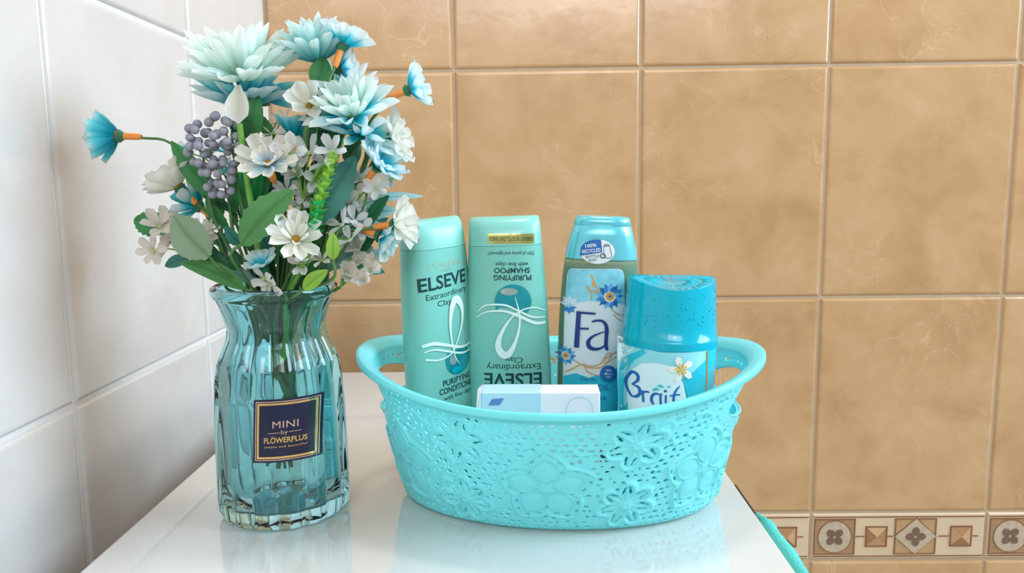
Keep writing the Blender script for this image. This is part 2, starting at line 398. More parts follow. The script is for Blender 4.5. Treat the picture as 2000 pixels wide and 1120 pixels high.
def merge(*parts):
    V = []; F = []
    for v, f in parts:
        b = len(V); V += list(v); F += [tuple(i+b for i in q) for q in f]
    return V, F
def drape(name, VF, pmap, surf, eps, mat, parent, lim=.0025, label=None):
    """pmap: print coords -> local (x,z); surf: (x,z) -> y of the front surface"""
    V, F = VF; bm = bmesh.new(); vs = []
    for p in V: x, z = pmap(*p); vs.append(bm.verts.new((x, 0, z)))
    for f in F:
        try: bm.faces.new([vs[i] for i in f])
        except ValueError: pass
    bmesh.ops.triangulate(bm, faces=bm.faces[:])
    for _ in range(5):
        es = [e for e in bm.edges if e.calc_length() > lim]
        if not es: break
        bmesh.ops.subdivide_edges(bm, edges=es, cuts=1)
        bmesh.ops.triangulate(bm, faces=[f for f in bm.faces if len(f.verts) > 3])
    for v in bm.verts: v.co.y = surf(v.co.x, v.co.z)-eps
    for f in bm.faces:
        f.normal_update()
        if f.normal.y > 0: f.normal_flip()
    o = link(name, bm_mesh(name, bm), mat, parent)
    if label: o['label'] = label
    return o
def rrect(x0, y0, x1, y1, r, n=6):
    out = []
    for (cx, cy, a) in ((x1-r, y0+r, -90), (x1-r, y1-r, 0), (x0+r, y1-r, 90), (x0+r, y0+r, 180)):
        for i in range(n+1):
            t = math.radians(a+90*i/n); out.append((cx+r*math.cos(t), cy+r*math.sin(t)))
    return out

# ---------------------------------------------------------------- bottles
def superring(w, d, n, z, k=64):
    out = []
    for i in range(k):
        a = 2*math.pi*i/k; c, s = math.cos(a), math.sin(a)
        out.append(Vector((w*math.copysign(abs(c)**(2/n), c), d*math.copysign(abs(s)**(2/n), s), z)))
    return out
def body_mesh(name, prof, k=64, cap0=True, cap1=True):
    """prof: (z, w, d, n), denser by interpolation"""
    zs = [p[0] for p in prof]; rings = []
    for i in range(len(prof)-1):
        m_ = max(1, int((zs[i+1]-zs[i])/.006))
        for j in range(m_):
            t = j/m_; q = [prof[i][q]*(1-t)+prof[i+1][q]*t for q in range(4)]; rings.append(superring(q[1], q[2], q[3], q[0], k))
    q = prof[-1]; rings.append(superring(q[1], q[2], q[3], q[0], k))
    return loft(name, rings, True, cap0, cap1)
def front_surf(prof):
    zs = [p[0] for p in prof]; ws = [p[1] for p in prof]; ds = [p[2] for p in prof]; ns = [p[3] for p in prof]
    def f(x, z):
        w, d, n = np.interp(z, zs, ws), np.interp(z, zs, ds), np.interp(z, zs, ns)
        q = min(.9995, abs(x)/w); return -float(d*(1-q**n)**(1/n))
    return f

# --- mint shampoo and conditioner bottles (same mould)
HB = .1735
prof_e = [(.0, .0250, .0150, 2.4), (.004, .0262, .0158, 2.4), (.03, .0270, .0163, 2.4), (.07, .0272, .0165, 2.4), (.115, .0262, .0160, 2.5), (.145, .0244, .0152, 2.6),
          (.1528, .0238, .0149, 2.7)]
prof_c = [(.1530, .0237, .0148, 2.7), (.160, .0233, .0140, 2.7), (.1645, .0230, .0126, 2.7), (.1675, .0227, .0106, 2.7), (.1695, .0223, .0082, 2.6), (.1705, .0218, .0058, 2.5), (.1710, .0208, .003, 2.4)]
sf_e = front_surf(prof_e+prof_c)
def smooth_prof(p):
    return p
def mint_bottle(loc, rot, label, kind):
    r = empty('shampoo_bottle', loc, rot); tag(r, label, 'bottle', 'mint bottles standing in the basket')
    if kind != 'shampoo': r.scale = (.93, .90, 1)
    link('body', body_mesh('mint_body', prof_e, 80), M['elseve'], r)
    link('cap', body_mesh('mint_cap', prof_c, 80), M['elseve_top'], r)
    ax = lambda v: (v-430)*7/320+988
    if kind == 'shampoo':
        bpy.context.view_layer.update(); inv = r.matrix_world.inverted()
        pm = lambda u, v: tuple((inv @ at(u, v, loc[1]-.016))[k] for k in (0, 2))
        D = lambda nm, vf, mat, e=.00015: drape(nm, vf, pm, sf_e, e, mat, r)
        D('foil_band', poly(rect(998, 467, 92, 19)), M['goldfoil'])
        D('lettering', fit_text('GREASY ROOTS, DRY ENDS', 998, 467, 86, 9, .008, True), M['ink'], .0003)
        D('lettering', fit_text('72H of purity and lightness*', 998, 495, 92, 9, .004, True), M['ink'])
        D('lettering', fit_text('with fine clays', 1000, 516, 64, 11, .004, True), M['ink'])
        D('lettering', fit_text('SHAMPOO', 1000, 529, 70, 11, .02, True), M['ink'])
        D('lettering', fit_text('PURIFYING', 1001, 543, 74, 11, .02, True), M['ink'])
        D('pearl_drop', poly([(1002+36*math.cos(t), 590+34*math.sin(t)) for t in np.linspace(math.radians(150), math.radians(390), 30)]+[(1030, 612), (1000, 602), (975, 600)]), M['drop'], .0004)
        D('drop_highlight', poly(circ(994, 570, 17, 24, 7)), M['pearl'], .0006)
        sw = merge(ribbon([(932, 610), (950, 597), (985, 596), (1010, 606), (1040, 620), (1065, 622)], [1.5, 3, 4, 3, 4, 2.5]),
                   ribbon([(930, 622), (950, 610), (985, 608), (1015, 618), (1045, 632), (1066, 633)], [1.5, 3, 4, 6, 6, 5]),
                   ribbon([(1066, 610), (1045, 602), (1020, 606), (998, 622), (980, 650), (973, 675), (982, 692), (995, 690), (1008, 665), (1015, 635), (1014, 610), (1006, 580)],
                          [1.5, 2.5, 2.5, 3, 7, 12, 15, 12, 6, 4, 3, 1]))
        D('white_loop', sw, M['whiteink'], .0008)
        D('lettering', fit_text('Clay', 1004, 702, 34, 14, .0, True), M['ink'])
        D('lettering', fit_text('Extraordinary', 1003, 716, 106, 16, .0, True), M['ink'])
        D('lettering', fit_text('ELSEVE', 1002, 742, 113, 26, .02, True), M['ink'])
    else:
        bpy.context.view_layer.update(); inv = r.matrix_world.inverted()
        pm = lambda u, v: ((u-4)/3140/.95, (inv @ at(865, v, loc[1]-.016)).z+(u-4)/3140*.07)
        D = lambda nm, vf, mat, e=.00015: drape(nm, vf, pm, sf_e, e, mat, r)
        D('faded_lettering', fit_text("L'ORÉAL", 2, 514, 84, 16, .0), M['ghost'])
        D('faded_lettering', fit_text("PARIS", 2, 527, 24, 5, .0), M['ghost'])
        D('lettering', fit_text('ELSEVE', -4, 547, 113, 27, .022), M['ink'])
        D('lettering', fit_text('Extraordinary', 2, 574, 100, 15, .0), M['ink'])
        D('lettering', fit_text('Clay', -8, 590, 34, 14, .0), M['ink'])
        D('pearl_drop', poly([(16+32*math.cos(t), 706+30*math.sin(t)) for t in np.linspace(math.radians(-40), math.radians(220), 30)]), M['drop'], .0004)
        D('drop_highlight', poly(circ(2, 704, 9, 24, 10)), M['pearl'], .0006)
        D('drop_highlight', poly(circ(10, 725, 12, 24, 6)), M['cap_glossy'], .0006)
        D('white_loop', merge(
            ribbon([(-62, 664), (-40, 662), (-10, 672), (25, 684), (50, 682), (66, 666)], [6, 7, 6, 5, 4, 2]),
            ribbon([(-60, 676), (-40, 674), (-10, 684), (25, 696), (52, 694), (68, 676)], [2, 3, 4, 4, 3, 1.5]),
            ribbon([(-58, 690), (-30, 696), (0, 690), (14, 672), (30, 640), (34, 612), (26, 592), (14, 590), (4, 612), (0, 640), (2, 670), (8, 700), (18, 716)],
                   [4, 3, 3, 3, 5, 9, 14, 15, 9, 5, 3, 2, 1])), M['whiteink'], .0008)
        D('lettering', fit_text('PURIFYING', 12, 745, 74, 12, .02), M['ink'])
        D('lettering', fit_text('CONDITIONER', 12, 760, 92, 12, .02), M['ink'])
        D('lettering', fit_text('with fine clays', 12, 776, 74, 11, .004), M['ink'])
    return r
ZB = .0035
mint_bottle((.2640, -.352, ZB), (0, math.radians(-1.2), 0), 'mint shampoo bottle with upside-down lettering, second from the left in the basket', 'shampoo')
mint_bottle((.2195, -.3535, ZB), (math.radians(1), math.radians(-3.2), math.radians(42)), 'mint conditioner bottle turned to the right, leftmost of the bottles in the basket', 'cond')

# --- shower gel
def gel():
    y0 = -.347; r = empty('shower_gel_bottle', (.3165, y0, ZB), (0, math.radians(2.6), 0))
    tag(r, 'green shower gel bottle with aqua cap and floral label, between shampoo and air freshener', 'bottle')
    prof = [(0, .0215, .0135, 2.5), (.004, .0232, .0145, 2.5), (.05, .0250, .0155, 2.5), (.09, .0258, .0158, 2.5), (.11, .0256, .0156, 2.5), (.128, .0248, .015, 2.5), (.1415, .0237, .0145, 2.5), (.1425, .0232, .0142, 2.5), (.1427, .012, .008, 2.5)]
    liq = [(.002, .0200, .0123, 2.5), (.005, .0222, .0135, 2.5), (.05, .0240, .0145, 2.5), (.09, .0248, .0148, 2.5), (.11, .0246, .0146, 2.5), (.128, .0238, .014, 2.5), (.1375, .023, .0136, 2.5)]
    capp = [(.1428, .0236, .0146, 2.5), (.150, .0224, .0142, 2.5), (.158, .0205, .0135, 2.5), (.1640, .0186, .0129, 2.5), (.1642, .0184, .0127, 2.5), (.1644, .0186, .0129, 2.5), (.1675, .0180, .0125, 2.5), (.1695, .0172, .0118, 2.5), (.1702, .0150, .010, 2.5)]
    gm, N, L, B = nt('clear_green_bottle'); B.inputs['Base Color'].default_value = (.42, .66, .50, 1); B.inputs['Transmission Weight'].default_value = .75; B.inputs['Roughness'].default_value = .06; B.inputs['IOR'].default_value = 1.2
    gl = plain('green_gel', (.10, .34, .20), .2, trans=.35, noise=.02)
    link('body', body_mesh('gel_body', prof), gm, r); link('gel', body_mesh('gel_liquid', liq), gl, r)
    link('cap', body_mesh('gel_cap', capp), M['fa_cap'], r)
    sf = front_surf(prof[:-2]+capp)
    ax = lambda v: 1180-(v-422)*(24/320)
    bpy.context.view_layer.update(); inv = r.matrix_world.inverted()
    pm = lambda u, v: tuple((inv @ at(u, v, y0-.0155))[k] for k in (0, 2))
    D = lambda nm, vf, mat, e=.00015, lb=None: drape(nm, vf, pm, sf, e, mat, r, label=lb)
    lab = plain('label_white', (.66, .74, .76), .35, noise=.02); sky = plain('label_sky', (.22, .58, .68), .35, noise=.35, nscale=160); aq = plain('label_aqua', (.02, .42, .56), .35, noise=.25, nscale=60)
    L_ = [(1104+0, 575)]
    shape = []
    for (u, v) in [(1112, 530), (1118, 526), (1206, 526), (1214, 530), (1217, 540), (1218, 600), (1219, 660), (1219, 720), (1219, 790), (1219, 830), (1100, 830), (1100, 770), (1101, 700), (1103, 620), (1107, 560), (1109, 540)]: shape.append((u+ (3 if u > 1160 else 0), v))
    D('label_panel', poly(shape), lab)
    D('label_sky', poly([(1112, 531), (1118, 527), (1206, 527), (1215, 531), (1220, 542), (1220, 596), (1190, 592), (1150, 588), (1128, 592), (1105, 606), (1107, 560)]), sky, .0003)
    D('label_aqua', poly([(1101, 738), (1125, 730), (1150, 738), (1180, 735), (1200, 722), (1221, 716), (1221, 829), (1101, 829)]), aq, .0003)
    # gold splashes
    gold = plain('amber_print', (.62, .33, .10), .35); tan = plain('tan_print', (.52, .36, .22), .4); cream = plain('cream_print', (.78, .70, .58), .4)
    D('amber_splash', merge(ribbon([(1154, 538), (1158, 545), (1160, 556), (1166, 562)], [4, 3, 8, 2]), ribbon([(1146, 560), (1152, 568), (1165, 570), (1172, 566)], [6, 3, 4, 2]), ribbon([(1152, 568), (1156, 576), (1154, 586)], [3, 2, 3]), ribbon([(1166, 562), (1170, 576)], [3, 2])), gold, .0004)
    D('cream_splash', merge(ribbon([(1108, 728), (1122, 718), (1140, 716), (1158, 722), (1176, 714), (1190, 700)], [3, 8, 14, 10, 8, 6])), cream, .00035)
    D('tan_swirl', merge(ribbon([(1104, 730), (1118, 722), (1138, 712), (1150, 716), (1170, 712), (1186, 698), (1216, 682)], [3, 3, 3, 4, 3, 4, 2]),
                         ribbon([(1120, 704), (1134, 712), (1150, 718), (1172, 718), (1190, 706), (1216, 690)], [2, 3, 4, 3, 2, 1.5]),
                         ribbon([(1140, 714), (1150, 728), (1166, 733), (1190, 733)], [2, 3, 2, 2]), ribbon([(1186, 690), (1178, 704), (1184, 708), (1196, 692), (1186, 690)], [2, 3, 2, 2, 2]),
                         ribbon([(1198, 614), (1208, 624), (1220, 630)], [1.5, 2, 1.5]), ribbon([(1194, 604), (1206, 614), (1220, 618)], [1.5, 2.5, 1.5])), tan, .00045)
    def lotus(nm, cx, cy, R, col, n=12, r0=.35, half=None, ctr=True):
        parts = []
        for lay, (rr, of) in enumerate(((1, 0), (.78, .5))):
            for i in range(n):
                a = 2*math.pi*(i+of)/n
                if half is not None and not (half[0] <= math.degrees(a) % 360 <= half[1]): continue
                w = R*rr*.17
                pts = [(r0*R, -w*.6), (R*rr*.62, -w), (R*rr, 0), (R*rr*.62, w), (r0*R, w*.6)]
                parts.append(poly([(cx+x*math.cos(a)-y*math.sin(a), cy+(x*math.sin(a)+y*math.cos(a))*.95) for x, y in pts]))
        for i, q in enumerate(parts): D(nm, merge(q), col[i % len(col)], .0005+.00002*i)
        if ctr:
            D('flower_centre', poly(circ(cx, cy, R*.42, 20)), M['goldfoil'] if False else cream, .0009)
            D('flower_centre', poly(circ(cx, cy, R*.30, 20)), gold, .0010); D('flower_centre', poly(circ(cx, cy, R*.10, 12)), M['blueink'], .0011)
    b2 = plain('lotus_blue', (.03, .22, .55), .35); b3 = plain('lotus_light', (.12, .42, .70), .35); pw = plain('lotus_pale', (.60, .70, .84), .35)
    lotus('lotus_petal', 1191, 579, 28, [b2, b3, M['blueink']], 13)
    lotus('lotus_petal', 1106, 697, 20, [b2, b3], 12, half=None)
    lotus('pale_lotus_petal', 1114, 596, 20, [pw], 8, .1, (180, 360), False)
    lotus('lotus_petal', 1112, 602, 15, [b2], 8, .1, (0, 175), False)
    o5 = lambda X, Y: (1080+X/5.6, 600+Y/5.6)
    R5 = lambda pts, ws: ribbon([o5(*p) for p in pts], [w/5.6 for w in ws])
    D('brand_lettering', merge(poly([o5(258, 46), o5(306, 50), o5(284, 445), o5(230, 442)]), R5([(262, 60), (360, 64), (465, 70)], [26, 22, 20]), R5([(280, 235), (340, 234), (392, 236)], [20, 20, 20]),
        R5([(424, 158), (470, 146), (530, 148), (570, 180), (586, 240), (582, 320), (578, 400), (585, 450), (606, 470)], [18, 22, 24, 34, 42, 40, 40, 36, 6]),
        R5([(580, 262), (520, 280), (430, 320), (385, 375), (395, 430), (450, 456), (520, 446), (575, 408)], [6, 14, 24, 42, 46, 34, 24, 16])), M['navy'], .0012)
    D('round_badge', poly(circ(1188, 730, 16.5, 28)), M['blueink'], .0012)
    for i, s in enumerate(('With', 'Micro', 'Oil')): D('lettering', fit_text(s, 1188, 723+i*6.5, (12, 15, 8)[i], 4.4, .01), lab, .0014)
    D('lettering', fit_text('Feel the', 1150, 741, 30, 6), M['blueink'], .0006)
    D('lettering', fit_text('MAGIC OIL', 1152, 757, 78, 12, .01), M['blueink'], .0006)
    D('lettering', fit_text('AROMA', 1160, 778, 50, 8, .01), M['blueink'], .0006)
    # sticker
    st = plain('sticker_white', (.74, .78, .78), .4)
    D('round_sticker', poly(circ(1167, 492, 34, 36, 24)), st, .0012)
    D('sticker_blue', poly([(1133, 500)]+[(1167+34*math.cos(t), 492+24*math.sin(t)) for t in np.linspace(math.radians(195), math.radians(282), 14)]+[(1176, 493)]), M['blueink'], .0015)
    D('lettering', fit_text('100%', 1154, 480, 22, 7, .02, rot=-7), st, .0018)
    D('lettering', fit_text('RECYCLED', 1155, 490, 36, 7, .02, rot=-7), st, .0018)
    D('lettering', fit_text('BOTTLE', 1157, 501, 26, 5, 0, rot=-6), M['ink'], .0018)
    D('lettering', fit_text('BODY', 1158, 508, 16, 5, 0, rot=-6), M['ink'], .0018)
    gy = M['ink']
    D('bottle_symbol', merge(ribbon([(1179, 484), (1180, 500), (1186, 504), (1194, 502), (1191, 484), (1188, 478), (1181, 478), (1179, 484)], [1]*8), ribbon([(1179, 481), (1190, 480)], [1.5, 1.5]), ribbon([(1172, 500), (1175, 496), (1180, 497), (1182, 501), (1178, 504), (1174, 503), (1172, 500)], [1.8]*7)), gy, .0018)
gel()

# --- air freshener can
def freshener():
    y0 = -.385; r = empty('air_freshener_can', (.3588, y0, ZB), (math.radians(-1.0), math.radians(1.6), 0))
    tag(r, 'turquoise air freshener can with dewdrop-print cap and frangipani label, rightmost in basket', 'can')
    R0 = .0288
    prof = [(0, .026, .026, 2), (.003, .0275, .0275, 2), (.006, .0283, .0283, 2), (.098, .0284, .0284, 2), (.1015, .0276, .0276, 2), (.1055, .0270, .0270, 2)]
    body = plain('label_aqua_film', (.03, .50, .62), .25, noise=.12, nscale=30)
    link('can_body', body_mesh('can_body', prof), body, r)
    # cap: tapered, its top slanted to the front and dished
    rings = []
    H0, H1 = .0935, .1345
    for i, t in enumerate((0, .03, .10, .135, .15, .4, .6, .8, .93, .99, 1.0)):
        rr = R0+.0003 if t < .14 else R0-.0002-.0024*((t-.15)/.85)
        ring = []
        for j in range(72):
            a = 2*math.pi*j/72; z = H0+(H1-H0)*t-t*.0055*math.sin(a)**2*(1 if math.sin(a) < 0 else .3)
            ring.append(Vector((rr*math.cos(a), rr*math.sin(a), z)))
        rings.append(ring)
    for q in (.93, .8, .6, .4, .2, .03):
        ring = []
        for j in range(72):
            p = rings[10][j]; ring.append(Vector((p.x*q, p.y*q, H1-.0035*(1-q)**.6+(p.z-H1)*q)))
        rings.append(ring)
    cp = link('cap', loft('can_cap', rings, True, True, True), M['cap_glossy'], r)
    # radiating ribs on the dished top, drops on the side
    V = []; F = []
    for j in range(30):
        a = 2*math.pi*j/30
        for (q0, q1) in ((.35, .62), (.70, .92)):
            b = len(V); 
            for q in (q0, q1):
                p = rings[10][int(j*72/30) % 72]; z = H1-.0035*(1-q)**.6+(p.z-H1)*q
                x, y = p.x*q, p.y*q; tx, ty = -math.sin(a)*.00045, math.cos(a)*.00045
                V += [(x-tx, y-ty, z-.0002), (x, y, z+.0005), (x+tx, y+ty, z-.0002)]
            F += [(b, b+1, b+4, b+3), (b+1, b+2, b+5, b+4), (b, b+2, b+1), (b+3, b+4, b+5)]
    link('top_rib', new_mesh('top_ribs', V, F), M['cap_glossy'], cp)['kind'] = 'stuff'
    bm = bmesh.new(); rg = random.Random(3)
    for k in range(70):
        a = math.radians(rg.uniform(-165, -15)); t = rg.uniform(.34, .93); rr = R0-.0002-.0024*((t-.15)/.85)
        z = H0+(H1-H0)*t-t*.0055*math.sin(a)**2*(1 if math.sin(a) < 0 else .3); s = rg.uniform(.00035, .0008)
        mt = Matrix.Translation((rr*math.cos(a), rr*math.sin(a), z)) @ Matrix.Diagonal((s, s, s*.8, 1))
        bmesh.ops.create_icosphere(bm, subdivisions=1, radius=1, matrix=mt)
    link('dewdrop', bm_mesh('dewdrops', bm), M['cap_glossy'], cp)['kind'] = 'stuff'
    sf = front_surf([(0, .0285, .0285, 2), (.1, .0285, .0285, 2)])
    bpy.context.view_layer.update(); inv = r.matrix_world.inverted()
    pm = lambda u, v: tuple((inv @ at(1308+28.3*3.30*math.sin(max(-1.45, min(1.45, (u-1308)/93.0))) if False else u, v, y0-.0270))[k] for k in (0, 2))
    D = lambda nm, vf, mat, e=.0002, lb=None: drape(nm, vf, pm, sf, e, mat, r)
    wht = plain('can_white', (.74, .84, .86), .3); pale = plain('can_pale', (.30, .68, .74), .3, noise=.1); dk = plain('can_teal', (.0, .36, .46), .3)
    D('pale_band', poly([(1222, 676), (1290, 690), (1390, 688), (1386, 740), (1300, 745), (1250, 740), (1232, 790), (1218, 830), (1216, 700)]), pale)
    D('white_corner', poly([(1217, 672), (1248, 682), (1232, 700), (1222, 724), (1218, 724)]), wht, .0003)
    D('teal_arc', merge(ribbon([(1262, 690), (1238, 712), (1226, 745), (1222, 790), (1224, 830)], [10, 12, 11, 9, 8])), body, .0004)
    D('teal_wedge', poly([(1332, 740), (1352, 730), (1394, 700), (1390, 800), (1350, 800)]), body, .0004)
    D('white_oval', poly([(1232, 790), (1233, 760), (1240, 732), (1256, 716), (1280, 711), (1304, 714), (1322, 728), (1334, 748), (1340, 775), (1338, 830), (1235, 830)]), wht, .0005)
    D('lettering', fit_text('NEW', 1228, 682, 18, 11, .0), M['ink'], .0006)
    o6 = lambda X, Y: (1190+X/3.732, 520+Y/3.732)
    R6 = lambda pts, ws: ribbon([o6(*p) for p in pts], [w/3.732 for w in ws])
    D('brand_lettering', merge(R6([(170, 835), (152, 880), (158, 940), (185, 990)], [14, 18, 18, 14]), R6([(165, 840), (190, 806), (222, 820), (222, 860), (185, 900)], [16, 20, 22, 20, 8]),
        R6([(188, 898), (228, 910), (236, 950), (215, 978), (185, 988)], [8, 20, 22, 20, 10]), R6([(255, 925), (256, 960), (258, 1010)], [14, 16, 16]), R6([(258, 945), (275, 930), (298, 932)], [10, 14, 14]),
        R6([(372, 945), (345, 935), (320, 950), (312, 985), (325, 1015)], [8, 16, 20, 20, 16]), R6([(378, 930), (374, 970), (376, 1015)], [14, 16, 16]), R6([(412, 940), (410, 975), (412, 1015)], [14, 14, 14]),
        poly([o6(408+12*math.cos(a), 912+10*math.sin(a)) for a in np.linspace(0, 6.28, 14)[:-1]]),
        R6([(512, 872), (485, 905), (468, 945), (466, 1010)], [8, 14, 18, 18]), R6([(440, 945), (480, 938), (515, 935)], [10, 12, 10])), M['blueink'], .0008)
    tl = plain('logo_teal', (.05, .55, .55), .3)
    D('logo_leaf', merge(poly([o6(318, 905), o6(345, 890), o6(372, 905), o6(350, 912), o6(325, 920)]), poly([o6(345, 878), o6(375, 865), o6(402, 885), o6(385, 890)]), poly([o6(420, 880), o6(445, 868), o6(440, 885), o6(425, 890)])), tl, .0008)
    # frangipani
    fp = plain('frangipani_white', (.86, .80, .70), .4); fy = plain('frangipani_yellow', (.86, .50, .12), .4)
    cx, cy = 1330, 722
    for k in range(5):
        a = math.radians(-105+72*k)
        pts = [(2, 0), (10, -6), (20, -7), (27, -1), (22, 6), (10, 5)]
        D('flower_petal', poly([(cx+x*math.cos(a)-y*math.sin(a), cy+x*math.sin(a)+y*math.cos(a)) for x, y in pts]), fp, .0009+.00004*k)
    for k in range(5):
        a = math.radians(-105+72*k)
        pts = [(0, 0), (8, -4), (14, 0), (8, 4)]
        D('flower_eye', poly([(cx+x*math.cos(a)-y*math.sin(a), cy+x*math.sin(a)+y*math.cos(a)) for x, y in pts]), fy, .0012)
    D('seam', merge(ribbon([(1387, 690), (1386, 740), (1384, 800)], [4, 4, 4])), M['gold'], .0006)
freshener()

# --- carton
def carton():
    r = empty('small_carton', (.2815, -.4145, .0035), (0, 0, math.radians(-1.0)))
    tag(r, 'white and pale blue cardboard carton standing at the front inside the aqua basket', 'box')
    a, b, h = .0338, .0092, .0735
    link('carton_body', box_mesh('carton', -a, a, -b, b, 0, h, .0006, 2), M['carton'], r)
    e = .0003
    link('pale_blue_panel', box_mesh('cb', -a-e, .0005, -b-e, b+e, 0.001, h+e, .0005, 1), M['carton_blue'], r)
    V = [(-a+.006, -b-.0007, h-.0035), (-.021, -b-.0007, h-.003), (-.0235, -b-.0007, h-.007), (-a+.004, -b-.0007, h-.007)]
    link('slate_print', new_mesh('sl', V, [(0, 3, 2, 1)], False), M['carton_dark'], r)
    V = [(-a-.0003, -b, h), (-a-.0003, b, h), (-a-.003, b*.8, h-.002), (-a-.003, -b*.8, h-.010), (-a-.0003, -b, h-.012)]
    V += [(x-.0004, y, z) for x, y, z in V]
    link('end_flap', new_mesh('flap', V, [(0, 1, 2, 3, 4), (9, 8, 7, 6, 5)]+[(i, 5+i, 5+(i+1) % 5, (i+1) % 5) for i in range(5)], False), M['carton'], r)
    ring = merge(ribbon([(math.cos(t)*.0075, math.sin(t)*.0075) for t in np.linspace(0, math.pi*2, 17)], [.0006]*17, 3))
    V, F = ring
    link('printed_ring', new_mesh('ring', [(x+.022, -b-.0006, z+h-.010) for x, z in V], F, False), M['carton_blue'], r)
carton()

# ---------------------------------------------------------------- basket
def basket():
    C0 = Vector((.2925, -.3815, 0)); rz = math.radians(-5)
    r = empty('basket', C0, (0, 0, rz))
    tag(r, 'oval aqua plastic basket with perforated lace flower relief holding the toiletries', 'basket')
    ab, bb, at_, bt = .0965, .0575, .1150, .0860
    def rim_h(c): return .0835+.0105*abs(c)**2.5
    NU, NV = 1320, 150
    def pos(th, t, off=0):
        """t 0..1 up the wall"""
        c, s = np.cos(th), np.sin(th)
        q = t**.85*(1)+0*t
        a = ab+(at_-ab)*q; b = bb+(bt-bb)*q
        h = (.0795+.0150*np.abs(c)**2.5+.0025*np.maximum(0, s))*t
        # slight round-in at the foot
        k = np.clip((.07-t)/.07, 0, 1)**2*.004
        x = (a-k)*c; y = (b-k)*s
        nx, ny = c/a, s/b; L = np.sqrt(nx*nx+ny*ny); nx, ny = nx/L, ny/L
        return x+nx*off, y+ny*off, h-off*.25
    # arc-length parameter around (at mid height)
    th = np.linspace(0, 2*np.pi, 4001); am, bm_ = (ab+at_)/2, (bb+bt)/2
    seg = np.hypot(np.diff(am*np.cos(th)), np.diff(bm_*np.sin(th))); S = np.concatenate([[0], np.cumsum(seg)]); PER = S[-1]
    s_nodes = np.linspace(0, PER, NU, endpoint=False); th_nodes = np.interp(s_nodes, S, th)
    tt = np.linspace(0.0, 1.0, NV)
    SS, TT = np.meshgrid(s_nodes, tt*.0885, indexing='ij')     # metres around, metres up
    s_front = np.interp(3*np.pi/2, th, S); s_left = np.interp(np.pi, th, S); s_right = 0.0; s_back = np.interp(np.pi/2, th, S)
    def dS(s0): return (SS-s0+PER/2) % PER-PER/2
    relief = np.zeros_like(SS); hole = np.full_like(SS, 1.0); covered = np.zeros(SS.shape, bool)
    def ell(cx, cy, rx, ry, rot):
        dx, dy = dS(cx), TT-cy; c, s = math.cos(rot), math.sin(rot)
        X = dx*c+dy*s; Y = -dx*s+dy*c
        return (np.sqrt((X/rx)**2+(Y/ry)**2)-1)*min(rx, ry)
    def win(cx, cy, R):
        """index window for speed"""
        i0 = int((cx-R)/PER*NU); i1 = int((cx+R)/PER*NU)+2
        ii = np.arange(i0, i1) % NU
        j0 = max(0, int((cy-R)/.0885*(NV-1))); j1 = min(NV, int((cy+R)/.0885*(NV-1))+2)
        return ii, slice(j0, j1)
    def punch(cx, cy, rx, ry, rot):
        ii, jj = win(cx, cy, max(rx, ry)*1.8+.001)
        if jj.stop <= jj.start: return
        dx = (SS[ii, jj]-cx+PER/2) % PER-PER/2; dy = TT[ii, jj]-cy; c, s = math.cos(rot), math.sin(rot)
        X = dx*c+dy*s; Y = -dx*s+dy*c; d = (np.sqrt((X/rx)**2+(Y/ry)**2)-1)*min(rx, ry)
        sub = hole[ii, jj]; hole[ii, jj] = np.minimum(sub, d)
    flowers = []
    def flower(cx, cy, R, n, rot, big):
        flowers.append((cx, cy, R))
        ii, jj = win(cx, cy, R*1.3)
        dx = (SS[ii, jj]-cx+PER/2) % PER-PER/2; dy = TT[ii, jj]-cy
        rho = np.hypot(dx, dy); ph = np.arctan2(dy, dx)-rot; a = (ph+np.pi/n) % (2*np.pi/n)-np.pi/n
        X = rho*np.cos(a); Y = rho*np.sin(a)
        hw = R*math.tan(math.pi/n)*(.56 if big else .60)
        e = np.abs(Y)/hw+((X-.54*R)/(.48*R))**2 if big else np.sqrt(((X-.56*R)/(.46*R))**2+(Y/hw)**2)
        rel = relief[ii, jj]; g = lambda d, w: np.exp(-(d/w)**2)
        q = .0013*g((e-1)*hw*.8, .0010)
        e2 = np.abs(Y)/(hw*.55)+((X-.47*R)/(.30*R))**2
        if big: q = np.maximum(q, .0008*np.clip(1.3-e2, 0, 1)); q = np.maximum(q, .0010*g((e2-1.15)*hw*.5, .0006))
        else: q = np.maximum(q, .0009*g(Y, .0007)*(X < .85*R)*(X > 0))
        q = np.maximum(q, .0011*np.clip(1.4-rho/(.13*R), 0, 1))
        relief[ii, jj] = np.maximum(rel, np.where(rho < 1.15*R, q, 0)); cov = covered[ii, jj]; covered[ii, jj] = cov | (e < 1.22) | (rho < .35*R)
        for k in range(n):
            A = rot+2*math.pi*k/n
            def lp(x, y, rx, ry, ro):
                px, py = x*math.cos(A)-y*math.sin(A), x*math.sin(A)+y*math.cos(A)
                punch((cx+px) % PER, cy+py, rx, ry, A+ro)
            if big:
                for sg in (1, -1):
                    lp(.70*R, sg*hw*.66, .0019, .0008, sg*-.75); lp(.88*R, sg*hw*.28, .0014, .0009, sg*-1.1)
                    lp(.45*R, sg*hw*.74, .0013, .0004, sg*.25)
            else:
                for sg in (1, -1):
                    lp(.62*R, sg*hw*.42, .0024 if R > .014 else .0014, .0009, sg*-.25); lp(.82*R, sg*hw*.30, .0011, .0008, sg*-.8)
    def boss(cx, cy, R):
        ii, jj = win(cx, cy, R*1.6)
        dx = (SS[ii, jj]-cx+PER/2) % PER-PER/2; dy = TT[ii, jj]-cy; rho = np.hypot(dx, dy)
        relief[ii, jj] = np.maximum(relief[ii, jj], .0008*np.exp(-((rho-R)/.0009)**2)+.0005*np.exp(-(rho/(R*.5))**2)); covered[ii, jj] |= rho < R*1.2
